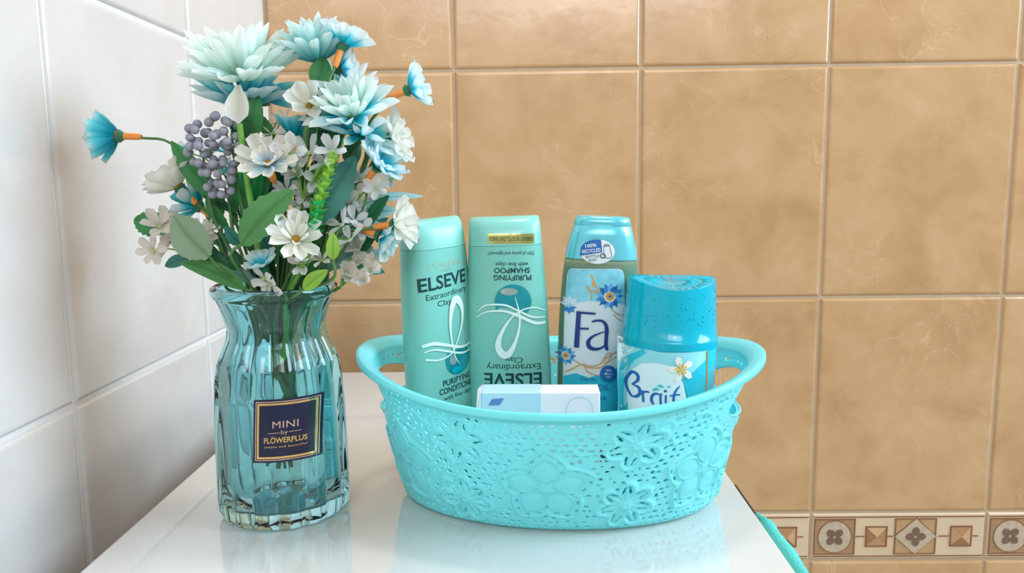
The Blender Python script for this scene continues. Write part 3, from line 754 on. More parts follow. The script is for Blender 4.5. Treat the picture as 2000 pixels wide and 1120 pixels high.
    def heart(cx, cy, R, rot):
        ii, jj = win(cx, cy, R*1.6)
        dx = (SS[ii, jj]-cx+PER/2) % PER-PER/2; dy = TT[ii, jj]-cy
        c, s = math.cos(rot), math.sin(rot); X = dx*c+dy*s; Y = -dx*s+dy*c
        rr = np.hypot(X, Y); ph = np.arctan2(Y, X); ro = R*(.75+.25*np.cos(2*ph)+.08*np.cos(5*ph))
        relief[ii, jj] = np.maximum(relief[ii, jj], .0006*np.exp(-((rr-ro)/.0011)**2))
    # motifs: six large ones around the basket, small ones between
    step = PER/6; ph0 = s_front-.003
    for k in range(6):
        cx = (ph0+k*step) % PER
        flower(cx, .037, .0275, 5, math.radians(90), True)
        heart((cx-.017) % PER, .070, .012, 0.3); heart((cx+.017) % PER, .070, .012, -.3)
        boss((cx-.032) % PER, .075, .0042); boss((cx+.032) % PER, .075, .0042)
        flower((cx+.5*step) % PER, .066, .0165, 6, math.radians(15), False)
        flower((cx+.5*step-.002) % PER, .022, .0165, 7, math.radians(90), False)
        for dx in (-.5, .5):
            pass
    rg = random.Random(11)
    # scattered little holes on a jittered lattice outside the motifs
    row = 0; y = .005
    while y < .084:
        x = (row % 2)*.0024
        while x < PER:
            px, py = x+rg.uniform(-.0009, .0009), y+rg.uniform(-.0009, .0009)
            i = int(px/PER*NU) % NU; j = min(NV-1, max(0, int(py/.0885*(NV-1))))
            if not covered[i, j] and rg.random() < .9:
                a = rg.uniform(.0007, .0013); punch(px % PER, py, a*rg.uniform(1.0, 1.7), a, rg.uniform(0, 3.14) if rg.random() < .5 else 0)
            x += .0047
        y += .0043; row += 1
    # hand holes at the two ends
    for s0 in (s_left, s_right):
        d = dS(s0); e = np.sqrt((d/.036)**2+((TT-.0690)/.0105)**2)
        hole = np.minimum(hole, (e-1)*.0105)
        relief *= np.where(e < 1.25, 0.2, 1)
        # keep the area round the hand hole free of punched holes
        ring = (e > 1) & (e < 1.22); hole = np.where(ring, np.maximum(hole, (e-1)*.0105), hole)
    hole = np.where(TT < .0022, 1, hole); hole = np.where(TT > .0862, 1, hole)
    hole[:, 0] = 1; hole[:, -1] = 1
    relief *= np.clip(TT/.004, 0, 1)*np.clip((.087-TT)/.002, 0, 1)
    # --- clip the grid by hole > 0 (marching), outer and inner skins plus side walls
    TH_, TG = np.meshgrid(th_nodes, tt, indexing='ij')
    Ox = np.stack(pos(TH_, TG, relief), -1); In = np.stack(pos(TH_, TG, -.0011+0*relief), -1)
    Ox[..., 2] *= .945; In[..., 2] *= .945
    idx = np.arange(NU*NV).reshape(NU, NV); ok = hole > 0
    i2 = np.roll(np.arange(NU), -1)
    full = ok[:, :-1] & ok[i2][:, :-1] & ok[:, 1:] & ok[i2][:, 1:]
    anyk = ok[:, :-1] | ok[i2][:, :-1] | ok[:, 1:] | ok[i2][:, 1:]
    A = idx[:, :-1][full]; Bq = idx[i2][:, :-1][full]; Cq = idx[i2][:, 1:][full]; Dq = idx[:, 1:][full]
    # th runs counter-clockwise seen from above -> outward normal for A,B,C,D
    F = np.stack([A, Bq, Cq, Dq], 1).tolist()
    hf = hole.ravel(); of = Ox.reshape(-1, 3); inf = In.reshape(-1, 3)
    extraO = []; extraI = []; cache = {}; base = NU*NV
    def cut(a, b):
        k = (a, b) if a < b else (b, a)
        if k in cache: return cache[k]
        t = hf[a]/(hf[a]-hf[b]); extraO.append(of[a]*(1-t)+of[b]*t); extraI.append(inf[a]*(1-t)+inf[b]*t)
        cache[k] = base+len(extraO)-1; return cache[k]
    walls = []
    bi, bj = np.nonzero(anyk & ~full)
    for i, j in zip(bi.tolist(), bj.tolist()):
        n = (i+1) % NU; q = [i*NV+j, n*NV+j, n*NV+j+1, i*NV+j+1]
        for tri in ((q[0], q[1], q[2]), (q[0], q[2], q[3])):
            out = []; cuts = []
            for k in range(3):
                a, b = tri[k], tri[(k+1) % 3]
                if hf[a] > 0: out.append(a)
                if (hf[a] > 0) != (hf[b] > 0): c = cut(a, b); out.append(c); cuts.append((c, hf[a] > 0))
            if len(out) >= 3:
                F.append(out)
                if len(cuts) == 2:
                    e_out = cuts[0][0] if cuts[0][1] else cuts[1][0]; e_in = cuts[1][0] if cuts[0][1] else cuts[0][0]
                    walls.append((e_out, e_in))
    nO = base+len(extraO)
    V = np.concatenate([of, np.array(extraO).reshape(-1, 3), inf, np.array(extraI).reshape(-1, 3)])
    FF = F+[[k+nO for k in f[::-1]] for f in F]+[[b, a, a+nO, b+nO] for a, b in walls]
    used = np.zeros(len(V), bool)
    flat = np.fromiter((k for f in FF for k in f), int); used[flat] = True
    mp = np.cumsum(used)-1; V = V[used]; FF = [[int(mp[k]) for k in f] for f in FF]
    link('lace_wall', new_mesh('basket_wall', V.tolist(), FF), M['basket'], r)
    # --- rim: flared lip rolled over outside
    def ringp(th_, off, dz):
        x, y, h = pos(np.array(th_), np.array(1.0), 0); c, s = math.cos(th_), math.sin(th_)
        nx, ny = c/at_, s/bt; L = math.hypot(nx, ny)
        wide = 1+.15*abs(c)**3
        return Vector((float(x)+nx/L*off*wide, float(y)+ny/L*off*wide, float(h)+dz))
    sect = [(-.0012, -.0070), (-.0010, -.0050), (.0002, -.0024), (.0028, -.0006), (.0062, .0006), (.0076, .0009), (.0083, .0002), (.0084, -.0030), (.0077, -.0035), (.0071, -.0014), (.0045, -.0020), (.0022, -.0036), (.0012, -.0052), (.0008, -.0070)]
    K = 160
    link('rim', loft('rim', [[ringp(2*math.pi*k/K, o, d) for o, d in sect] for k in range(K)]+[[ringp(0, o, d) for o, d in sect]], True), M['basket'], r)
    # floor of the basket with drain slots drawn as raised ribs and a foot ring
    bmh = bmesh.new()
    ringsB = [[Vector(((ab-.003)*q*math.cos(2*math.pi*k/96), (bb-.003)*q*math.sin(2*math.pi*k/96), z)) for k in range(96)] for q, z in ((1.0, .0006), (1.0, .0030), (.9, .0034), (.5, .0034), (.1, .0034))]
    bmh.free()
    link('bottom', loft('basket_bottom', ringsB, True, True, True), M['basket'], r)
    # rims of the hand holes
    for s0, nm in ((s_left, 'handle_lip'), (s_right, 'handle_lip')):
        pts = []
        for k in range(64):
            a = 2*math.pi*k/64; s = (s0+.0362*math.cos(a)) % PER; t = (.0690+.0107*math.sin(a))/.0885
            x, y, h = pos(np.interp(s, S, th), np.array(t), -.0006+.0020*max(0, -math.sin(a))**4)
            pts.append(Vector((float(x), float(y), float(h)*.945)))
        pts.append(pts[0].copy())
        link(nm, tube_mesh('lip', pts, .0008, 8, False), M['basket'], r)
basket()

# ---------------------------------------------------------------- glass vase
VC = Vector((.1252, -.4010, 0))
vz = [0, .0015, .004, .010, .030, .060, .080, .092, .100, .1065, .1125, .120, .127, .1305, .1320, .1340, .1360, .1375, .1383]
vr = [x*.985 for x in [.0350, .0378, .0392, .0396, .0394, .0388, .0376, .0358, .0326, .0296, .0286, .0306, .0328, .0342, .0362, .0371, .0371, .0364, .0352]]
va = [.05, .06, .075, .08, .08, .08, .085, .095, .10, .11, .11, .09, .05, .02, 0, 0, 0, 0, 0]
PA = math.radians(-90)       # direction of the label panel
def vrad(th, z, amp=1.0):
    R = float(np.interp(z, vz, vr)); a = float(np.interp(z, vz, va))*amp
    lobe = abs(math.cos(8*(th-PA)))**.7
    d = abs((th-PA+math.pi) % (2*math.pi)-math.pi)
    pm = max(0, min(1, (math.radians(40)-d)/math.radians(8)))*max(0, min(1, (z-.020)/.004))*max(0, min(1, (.078-z)/.004))
    a *= (1-pm)
    return R*(1-a*(1-lobe))-pm*.0006
def vase():
    r = empty('vase', VC); tag(r, 'ribbed teal glass vase with square navy label holding the artificial bouquet', 'vase')
    K = 288; rings = []
    zs = sorted(set(list(vz)+list(np.linspace(.002, .13, 60))))
    for z in zs: rings.append([Vector((vrad(2*math.pi*k/K, z)*math.cos(2*math.pi*k/K), vrad(2*math.pi*k/K, z)*math.sin(2*math.pi*k/K), z+.0004)) for k in range(K)])
    inner = [z for z in zs if z > .008][::-1]
    wl = .0019
    rings.append([Vector((.0336*math.cos(2*math.pi*k/K), .0336*math.sin(2*math.pi*k/K), .1383)) for k in range(K)])
    for z in inner[::2]:
        if z > .1370: continue
        t = wl if z > .02 else wl+.004*(1-(z-.008)/.012)
        rings.append([Vector(((min(vrad(2*math.pi*k/K, z, .55), .0345)-t)*math.cos(2*math.pi*k/K), (min(vrad(2*math.pi*k/K, z, .55), .0345)-t)*math.sin(2*math.pi*k/K), z)) for k in range(K)])
    rings.append([Vector((.02*math.cos(2*math.pi*k/K), .02*math.sin(2*math.pi*k/K), .0065)) for k in range(K)])
    link('glass', loft('vase_glass', rings, True, True, True), M['glass'], r)
    Rp = lambda x, z: -math.sqrt(max(1e-8, (float(np.interp(z, vz, vr))-.0006)**2-x*x))
    def pm(u, v):
        p = at(u, v, VC.y-.0375)-VC; return p.x, p.z
    D = lambda nm, vf, mat, e=.0005: drape(nm, vf, pm, Rp, e, mat, r)
    lb = D('label', poly(rrect(495, 782, 617, 904, 3)), M['vaselabel'], .0004); lb['label'] = 'square navy label with gold double border'
    def fr(x0, y0, x1, y1, w): return merge(poly(rect((x0+x1)/2, y0, x1-x0+w, w)), poly(rect((x0+x1)/2, y1, x1-x0+w, w)), poly(rect(x0, (y0+y1)/2, w, y1-y0)), poly(rect(x1, (y0+y1)/2, w, y1-y0)))
    D('gold_border', fr(500, 787, 612, 899, 1.6), M['rosegold'], .0007); D('gold_border', fr(504.5, 791.5, 607.5, 894.5, 4), M['gold'], .0007)
    D('lettering', fit_text('MINI', 555, 831, 46, 13, .0, spacing=1.05), M['rosegold'], .0007)
    D('lettering', merge(fit_text('by', 554, 847, 12, 10), poly(rect(535, 847, 22, 1)), poly(rect(573, 846, 22, 1))), M['rosegold'], .0007)
    D('lettering', fit_text('FLOWERPLUS', 555, 861, 77, 11, .02), M['gold'], .0007)
    D('lettering', fit_text('the', 533, 853.6, 7, 2.2), M['gold'], .0007)
    D('lettering', fit_text('simple and beautiful', 555, 874, 76, 5, .01, spacing=1.15), M['gold'], .0007)
vase()

# ---------------------------------------------------------------- petals, leaves, flowers
def petal_mesh(name, width, point=1.2, curl=.15, cup=.25, notch=0, nl=7, nw=4, belly=.62):
    """length 1 along +x, opens upward +z"""
    V = []; F = []; T = []; S_ = []
    for i in range(nl+1):
        t = i/nl
        w = width*max(.03, (math.sin(math.pi*min(1, t*.5/belly)) if t < belly else math.cos(math.pi/2*((t-belly)/(1-belly))**(point*1.6))))*.5
        w = max(w, width*.10*(1 if t < .5 else 0.25))
        z = curl*(t**2)-.0
        for j in range(nw+1):
            s = -1+2*j/nw
            x = t-(notch*.06*(math.cos(s*math.pi*1.5)+1) if i == nl else 0)
            V.append((x, s*w, z+cup*w*s*s*2-.02*abs(math.cos(s*math.pi))*0)); T.append(t); S_.append(s)
    for i in range(nl):
        for j in range(nw):
            a = i*(nw+1)+j; F.append((a, a+1, a+nw+2, a+nw+1))
    me = new_mesh(name, V, F)
    at1 = me.attributes.new('t', 'FLOAT', 'POINT'); at1.data.foreach_set('value', T)
    at2 = me.attributes.new('s', 'FLOAT', 'POINT'); at2.data.foreach_set('value', S_)
    return me
PM = {
 'narrow': [petal_mesh('petal_narrow', .26, .9, .10+.06*k, .5) for k in range(3)],
 'daisy': [petal_mesh('petal_daisy', .40, 1.5, .06+.08*k, .35, notch=1, nl=6) for k in range(3)],
 'chrys': [petal_mesh('petal_chrys', .27, 1.0, .22+.10*k, .55, nl=8) for k in range(3)],
 'round': [petal_mesh('petal_round', .62, 1.6, .05+.12*k, .35, nl=6, nw=4) for k in range(3)],
 'wide': [petal_mesh('petal_wide', .50, 1.3, .0+.15*k, .30, nl=6) for k in range(3)],
}
sph_bm = bmesh.new(); bmesh.ops.create_icosphere(sph_bm, subdivisions=2, radius=1); SPH = bm_mesh('bead', sph_bm)
def axis_matrix(p, ax):
    z = Vector(ax).normalized(); q = Vector((0, -1, .15)) if abs(z.y) < .9 else Vector((1, 0, 0))
    x = (q-z*q.dot(z)).normalized(); y = z.cross(x)
    mt = Matrix((x, y, z)).transposed().to_4x4(); mt.translation = p; return mt
def neck_path(p0, back, y_hint):
    """from under the head down through the neck of the vase to its bottom"""
    a = RNG.uniform(0, 6.28); rn = RNG.uniform(.003, .019)
    neck = VC+Vector((max(-.019, min(.019, (p0.x-VC.x)*.25))+rn*.25*math.cos(a), max(-.019, min(.019, (p0.y-VC.y)*.4+rn*.3*math.sin(a))), .128))
    inn = VC+Vector(((neck.x-VC.x)*.55, (neck.y-VC.y)*.55, .098))
    end = VC+Vector((-(neck.x-VC.x)*.5+RNG.uniform(-.006, .006), -(neck.y-VC.y)*.4+RNG.uniform(-.008, .004), RNG.uniform(.026, .050)))
    L = (p0-neck).length
    p1 = p0+back*L*.22; p2 = p0.lerp(neck, .62)+back*L*.06
    return [p0, p1, p2, neck, inn, end]
def stem(root, rl, p0, back, rad=.0008, mat=None, name='stem'):
    pts = spline(neck_path(p0, back, 0), 6)
    return link(name, tube_mesh('stem', [p-rl for p in pts], rad, 6), mat or M['stem'], root)
def head(root, rl, p, ax, R, kind, layers, mat, center=None, crad=.18, jit=.09, parentobj=None, name='petal', skip=None, mats=None):
    A = axis_matrix(p-rl, ax)
    for li, (n, cup, ln) in enumerate(layers):
        o = RNG.uniform(0, 6.28)
        for k in range(n):
            a = o+2*math.pi*k/n+RNG.uniform(-jit, jit)
            c = math.radians(cup+RNG.uniform(-7, 7)); s = R*ln*RNG.uniform(.9, 1.06)
            mt = A @ Matrix.Rotation(a, 4, 'Z') @ Matrix.Translation((R*crad*.45, 0, .0004*li)) @ Matrix.Rotation(-c, 4, 'Y') @ Matrix.Rotation(RNG.uniform(-.25, .25), 4, 'X') @ Matrix.Diagonal((s, s, s, 1))
            mm = mat if mats is None else mats[li]
            link(name, PM[kind][RNG.randrange(3)], mm, parentobj or root, mt)
    if center is not None:
        mt = A @ Matrix.Translation((0, 0, R*.06)) @ Matrix.Diagonal((R*crad, R*crad, R*crad*.55, 1))
        link('flower_centre', SPH, center, parentobj or root, mt)
def calyx(root, rl, p, ax, R, tube=True, ln=.0105, rad=.0020):
    ax = Vector(ax).normalized(); A = axis_matrix(p-rl-ax*.0006, ax)
    # green cup under the petals
    rings = [[Vector((r_*math.cos(2*math.pi*k/10), r_*math.sin(2*math.pi*k/10), z)) for k in range(10)] for r_, z in ((.0012, -.0035), (.0026, -.0018), (.0040 if R > .012 else .003, .0004))]
    link('calyx', loft('calyx', rings, True, True, True), M['calyx'], root, A)
    if tube:
        rings = [[Vector((r_*math.cos(2*math.pi*k/12), r_*math.sin(2*math.pi*k/12), z)) for k in range(12)] for r_, z in ((rad*.72, -ln-.002), (rad*.95, -ln), (rad, -ln*.5), (rad*1.02, -.002), (rad*.9, -.0012))]
        t = link('stem_collar', loft('collar', rings, True, True, True), M['orange'], root, A); t['label'] = 'orange collar under the flower head'
    return p-ax*(ln if tube else .004)
def daisy(label, u, v, y, ax, Rpx, kind, layers, mat, center=None, crad=.18, tube=True, cat='flower', group='artificial daisies in the vase', name='daisy', srad=.0008, smat=None, mats=None, tl=.0105, flex=None):
    p = at(u, v, y); R = Rpx*pxm(y); axv = Vector(ax).normalized()
    rl = VC+Vector((RNG.uniform(-.01, .01), RNG.uniform(-.01, .01), .03))
    root = empty(name, rl); tag(root, label, cat, group)
    head(root, rl, p, axv, R, kind, layers, mat, center, crad, mats=mats)
    q = calyx(root, rl, p, axv, R, tube, tl)
    stem(root, rl, q, -axv if flex is None else Vector(flex).normalized(), srad, smat)
    return root
def mum(*a, **k):
    k.setdefault('group', 'artificial chrysanthemums in the vase'); k.setdefault('name', 'chrysanthemum'); k.setdefault('tube', False); k.setdefault('srad', .0016)
    return daisy(*a, **k)
D1 = [(11, 18, 1.0), (8, 34, .85)]
# ---- chrysanthemums
mum('large pale mint chrysanthemum topping the left of the bouquet', 474, 156, -.402, (0, -.25, 1), 112, 'chrys', [(18, 2, 1.0), (17, 20, .98), (14, 40, .92), (10, 58, .72), (8, 74, .5)], P['mint'], M['greenc'], .16)
mum('blue chrysanthemum with white tips just under the large mint one', 478, 206, -.388, (0, -.05, 1), 104, 'narrow', [(17, 4, 1.0), (15, 16, .98), (8, 34, .8)], P['blue'], M['greenc'], .14, mats=[P['bluewhite'], P['blue'], P['blue']])
mum('aqua cup-shaped chrysanthemum at the top of the bouquet on a thick green stem', 622, 122, -.396, (-.18, -.05, 1), 84, 'narrow', [(16, 22, 1.0), (15, 42, 1.0), (13, 60, 1.0)], P['aqua'], None, .14)
mum('pale mint chrysanthemum right of the centre with a green heart', 688, 226, -.410, (-.15, -.55, .8), 88, 'chrys', [(15, 2, 1.05), (14, 24, .92), (12, 46, .78), (8, 64, .5)], P['mint'], M['greenc'], .2, mats=[P['bluewhite'], P['mint'], P['mint'], P['aqua']])
mum('pale blue chrysanthemum drooping under the mint one on the right', 705, 262, -.402, (.35, -.2, .55), 78, 'chrys', [(13, -18, 1.0), (12, 5, .95)], P['bluewhite'], None, .2)
mum('white frilled chrysanthemum behind the mint one at upper right', 682, 176, -.372, (.2, 0, 1), 58, 'chrys', [(13, 22, 1.0), (12, 45, .95)], P['mint'], None, .2, mats=[P['bluewhite'], P['white']])
# ---- daisies
daisy('blue and white daisy at the very top seen from behind with orange collar', 668, 90, -.402, (.28, .25, .9), 62, 'daisy', D1, P['bluewhite'], M['yellow'])
daisy('blue daisy tilted right below the topmost daisy', 664, 136, -.392, (.75, .15, .15), 55, 'daisy', D1, P['bluewhite'], M['yellow'], tube=False, flex=(-.15, 0, -1))
daisy('blue white-tipped daisy leaning out alone at the upper right', 798, 176, -.400, (.88, .12, .34), 58, 'daisy', [(10, 22, 1), (8, 38, .9)], P['bluewhite'], M['yellow'], flex=(-.8, 0, -1))
daisy('white daisy facing right with a yellow-green base at the right', 764, 270, -.398, (.92, -.1, .2), 60, 'daisy', [(11, 15, 1), (8, 32, .85)], P['white'], M['yellow'], tube=False, flex=(-.6, 0, -1))
daisy('small cream daisy with yellow eye near the top middle', 604, 208, -.412, (.05, -.85, .4), 48, 'round', [(6, 25, 1)], P['white'], M['yellow'], .14)
daisy('deep blue daisy nodding behind the cream one in the middle', 578, 272, -.396, (.0, .1, 1), 58, 'wide', [(8, 38, 1)], P['blue'], M['yellow'], tube=True)
daisy('large cream daisy with grey-blue heart in the middle of the bouquet', 524, 322, -.428, (.02, -.72, .70), 68, 'daisy', [(11, 14, 1.0), (8, 38, .6)], P['cream'], M['yellow'], .14)
daisy('blue and white daisy facing right at mid height on the right edge', 738, 326, -.410, (.62, -.35, .6), 66, 'daisy', [(11, 20, 1), (9, 38, .8)], P['bluewhite'], M['yellow'], .15, flex=(-.2, 0, -1))
daisy('white daisy with yellow eye at the lower middle', 578, 470, -.436, (.25, -.72, .62), 60, 'daisy', [(10, 18, 1.0), (5, 40, .7)], P['white'], M['yellow'], .17)
daisy('white daisy with orange collar at the right edge, overlapping the conditioner bottle', 772, 438, -.418, (.92, -.25, .12), 58, 'daisy', [(11, 16, 1.0), (8, 36, .85)], P['white'], M['greenc'], .16, flex=(-1, 0, -.35))
daisy('blue-based daisy with orange collar just under the right edge white daisy', 742, 462, -.414, (.85, -.2, -.35), 52, 'daisy', [(10, 25, 1.0), (8, 45, .85)], P['bluewhite'], M['yellow'], flex=(-1, 0, -.2))
daisy('blue daisy leaning far out to the left on its own curved stem', 232, 266, -.396, (-.97, -.05, .05), 62, 'daisy', [(13, 32, 1.0), (11, 50, .95)], P['blue'], M['yellow'], flex=(1, 0, -.35), mats=[P['blue'], P['aqua']])
daisy('white daisy pointing left below the far left blue daisy', 350, 366, -.402, (-.55, -.1, .62), 66, 'daisy', [(10, 22, 1.0), (9, 40, .95)], P['white'], M['yellow'])
daisy('teal-backed white daisy partly hidden at the left below the berries', 388, 404, -.396, (-.7, .1, .5), 58, 'daisy', [(8, 20, 1.0), (7, 40, .9)], P['teal'], M['yellow'], mats=[P['bluewhite'], P['teal']])
daisy('whitish daisy at the far lower left behind the sage leaf', 336, 468, -.384, (-.8, -.35, .2), 56, 'daisy', [(10, 10, 1.0)], P['pinkwhite'], M['yellow'], tube=False)
daisy('small blue and white daisy low at the left above the vase rim', 512, 522, -.428, (-.15, -.45, .9), 40, 'round', [(8, 25, 1.0)], P['bluewhite'], M['yellow'], tube=False)
daisy('turquoise daisy showing its petals at the right of the large mint chrysanthemum', 520, 196, -.380, (.6, .1, .6), 60, 'wide', [(8, 20, 1.0)], P['blue'], M['yellow'], tube=False)
# single drooping cream petal under the mint chrysanthemum
rl = VC+Vector((0, 0, .05)); rt = empty('bud', rl); tag(rt, 'long drooping cream petal bud hanging below the mint chrysanthemum', 'bud')
a_, b_ = at(466, 166, -.420), at(468, 242, -.424)
d_ = (b_-a_); mt = Matrix((d_.normalized(), Vector((1, 0, 0)), d_.normalized().cross(Vector((1, 0, 0))))).transposed().to_4x4(); mt.translation = a_-rl
link('petal', PM['wide'][0], P['cream_bud'], rt, mt @ Matrix.Diagonal((d_.length, d_.length*1.25, d_.length, 1)))
stem(rt, rl, b_, Vector((0, .2, -1)), .0018, M['stemlime'])

# ---- little filler blossoms: sprig > blossom > petal
def sprig(label, heads, y, mat, kind='wide', n=5, Rpx=26, seed=0, smat=None, cup=18):
    rg = random.Random(seed); rl = VC+Vector((rg.uniform(-.01, .01), rg.uniform(-.01, .01), .03))
    root = empty('filler_sprig', rl); tag(root, label, 'flower', 'small filler blossoms in the vase')
    cu = sum(h[0] for h in heads)/len(heads); cv = max(h[1] for h in heads)+14
    j = at(cu*.75+545*.25, cv, y+.004)
    stem(root, rl, j, (VC+Vector((0, 0, .12))-j).normalized(), .0009, smat or M['stem'])
    for h in heads:
        yy = y+rg.uniform(-.008, .008); p = at(h[0], h[1], yy)
        ax = Vector((rg.uniform(-.5, .5)+(h[2] if len(h) > 2 else 0), -rg.uniform(.5, 1), rg.uniform(.1, .8)+(h[3] if len(h) > 3 else 0))).normalized()
        pts = spline([j-rl, (j.lerp(p, .5)+Vector((0, 0, .003)))-rl, p-ax*.001-rl], 4)
        br_ = link('branch', tube_mesh('branch', pts, .0005, 5), smat or M['stemlime'], root)
        head(root, rl, p, ax, Rpx*pxm(yy)*rg.uniform(.8, 1.15), kind, [(n, cup, 1.0)], mat, M['greenc'], .12, jit=.2, parentobj=br_)
    return root
sprig('cluster of small white starry blossoms in the middle right of the cream daisy', [(604, 300), (640, 318), (582, 340), (620, 352), (592, 378), (650, 296), (570, 300)], -.420, P['silver'], 'wide', 5, 40, 1)
sprig('loose white blossoms under the middle cluster beside the lime spike', [(560, 372), (588, 400), (612, 388)], -.412, P['silver'], 'wide', 5, 30, 2)
sprig('grey-white starry blossoms on the right below the blue daisy', [(735, 368), (705, 352), (700, 392), (764, 352), (670, 400)], -.404, P['silver'], 'wide', 6, 36, 3)
sprig('small white blossoms at the right of the dark teal leaf', [(668, 440), (692, 432), (684, 470), (708, 452)], -.416, P['silver'], 'wide', 4, 32, 4)
sprig('creamy ruffled blossom cluster low at the right beside the vase rim', [(700, 512), (722, 530), (690, 540), (712, 548), (734, 512), (698, 490), (676, 534)], -.412, P['pinkwhite'], 'round', 6, 32, 5, cup=35)
sprig('thin-petalled white star blossoms in the lower middle', [(604, 505), (590, 516), (628, 508)], -.432, P['pinkwhite'], 'wide', 5, 28, 6)
sprig('pinkish white blossom hanging over the front of the vase rim', [(516, 545, 0, -.4), (530, 556, .3, -.6)], -.434, P['pinkwhite'], 'round', 4, 34, 7, cup=8)
sprig('dull white blossoms among the dark leaves at the left', [(398, 462), (412, 448), (384, 446), (408, 480)], -.404, P['pinkwhite'], 'wide', 5, 24, 8)
sprig('pinkish white blossoms at the far left under the round leaf', [(312, 444), (300, 490), (336, 430)], -.398, P['pinkwhite'], 'wide', 6, 36, 9)
sprig('small fresh white blossoms behind the deep blue daisy at the top', [(540, 238), (558, 232), (548, 262), (470, 246), (530, 262)], -.386, P['white'], 'narrow', 5, 20, 10)
sprig('white frilly blossoms high up beside the green stem', [(640, 196), (622, 232), (650, 250), (560, 262)], -.398, P['silver'], 'wide', 5, 26, 12)
sprig('tiny white blossoms between the berry clusters at the left', [(372, 320), (440, 296), (410, 300), (446, 330), (362, 296)], -.388, P['bluewhite'], 'wide', 5, 24, 13)

# ---- leaves
def leaf_mesh(name, width, serr=0, fold=.15, bend=.15, nl=10, point=1.0):
    V = []; F = []; T = []; S_ = []; nw = 4
    for i in range(nl+1):
        t = i/nl; w = width*.5*math.sin(math.pi*(t*.97+.015)**.85)**(.75*point); w = max(w, .012)
        if serr: w *= 1+(.10 if i % 2 else -.06)
        for j in range(nw+1):
            s = -1+2*j/nw; V.append((t, s*w, bend*math.sin(math.pi*t)*.6+fold*abs(s)*w)); T.append(.15 if j == 2 else .8); S_.append(s)
    for i in range(nl):
        for j in range(nw): a = i*(nw+1)+j; F.append((a, a+1, a+nw+2, a+nw+1))
    me = new_mesh(name, V, F)
    me.attributes.new('t', 'FLOAT', 'POINT').data.foreach_set('value', T); me.attributes.new('s', 'FLOAT', 'POINT').data.foreach_set('value', S_)
    return me
LMS = {}
def lmesh(w, serr):
    k = (round(w, 1), serr)
    if k not in LMS: LMS[k] = leaf_mesh('leaf', k[0], serr, nl=14 if serr else 9)
    return LMS[k]
def leaf_obj(root, rl, p0, p1, width, mat, nrm, serr=0, name='leaf'):
    d = p1-p0; L = d.length; x = d.normalized(); z = Vector(nrm); z = (z-x*z.dot(x)).normalized(); y = z.cross(x)
    mt = Matrix((x, y, z)).transposed().to_4x4(); mt.translation = p0-rl
    return link(name, lmesh(width/L, serr), mat, root, mt @ Matrix.Diagonal((L, L, L, 1)))
def leaf(label, u0, v0, u1, v1, wpx, y0, y1, mat, nrm=(0, -1, .2), serr=0, srad=.0009, smat=None):
    p0, p1 = at(u0, v0, y0), at(u1, v1, y1); rl = VC+Vector((RNG.uniform(-.01, .01), RNG.uniform(-.01, .01), .03))
    root = empty('leaf_sprig', rl); tag(root, label, 'leaf', 'single leaves in the bouquet')
    leaf_obj(root, rl, p0, p1, wpx*pxm((y0+y1)/2), LM[mat], nrm, serr)
    stem(root, rl, p0+(p1-p0)*.02, (p0-p1).normalized(), srad, smat)
    return root
leaf('long rounded dark green leaf at the upper left beside the berries', 428, 392, 334, 276, 40, -.402, -.406, 'green')
leaf('round serrated dark green leaf at the far left edge', 330, 450, 262, 428, 52, -.396, -.390, 'green', (.1, -1, .3), 1)
leaf('big pale sage leaf at the lower left', 410, 502, 338, 422, 78, -.424, -.420, 'sage', (-.2, -1, .2))
leaf('small dark teal leaf at the lower left below the sage leaf', 372, 502, 322, 520, 24, -.404, -.400, 'teal')
leaf('long grey-green leaf arching from the lower left into the vase', 478, 566, 350, 512, 46, -.424, -.414, 'olive', (-.1, -.6, 1))
leaf('glossy green leaf upright under the large mint chrysanthemum', 486, 282, 502, 178, 46, -.404, -.400, 'green', (.2, -1, 0))
leaf('large serrated mid-green leaf in the centre of the bouquet', 472, 478, 572, 372, 74, -.434, -.428, 'olive', (-.1, -1, .35), 1)
leaf('large dark teal serrated leaf right of the centre', 612, 438, 694, 306, 62, -.422, -.410, 'teal', (.3, -1, .1), 1)
leaf('bright green leaf below the pale mint chrysanthemum', 628, 330, 664, 250, 34, -.404, -.402, 'green')
leaf('lime green leaf tip under the bright green leaf', 612, 372, 646, 300, 22, -.414, -.410, 'lime')
leaf('lime leaf dipping towards the vase rim', 592, 566, 640, 528, 34, -.434, -.434, 'lime', (.2, -1, .5))
leaf('small upright lime leaf below the dark teal leaf', 650, 508, 650, 454, 26, -.430, -.430, 'lime', (.3, -1, 0))
leaf('broad green leaf under the aqua cup-shaped chrysanthemum', 620, 172, 634, 112, 44, -.404, -.400, 'green', (.1, -1, 0), 0, .0022)
leaf('folded pale teal leaf at the right pointing to the conditioner', 690, 408, 826, 384, 32, -.400, -.400, 'paleteal', (0, -.7, .8))
leaf('wide pale teal leaf low on the right side', 660, 440, 776, 410, 50, -.398, -.396, 'paleteal', (.1, -.8, .6))
leaf('dark pale-edged teal leaf behind the right daisies', 648, 462, 752, 440, 44, -.392, -.392, 'paleteal', (.1, -1, .3))
leaf('bright green back-lit leaf below the berries', 488, 420, 470, 330, 34, -.400, -.396, 'brightg')
leaf('bright green back-lit strip leaf right of the berries', 500, 400, 512, 320, 22, -.398, -.396, 'brightg')
leaf('grey teal leaf curling at the lower left above the rim', 500, 556, 400, 520, 40, -.414, -.402, 'greyteal', (0, -.6, 1))
leaf('narrow dark leaf pointing down left over the rim', 440, 552, 404, 470, 26, -.410, -.400, 'dark')
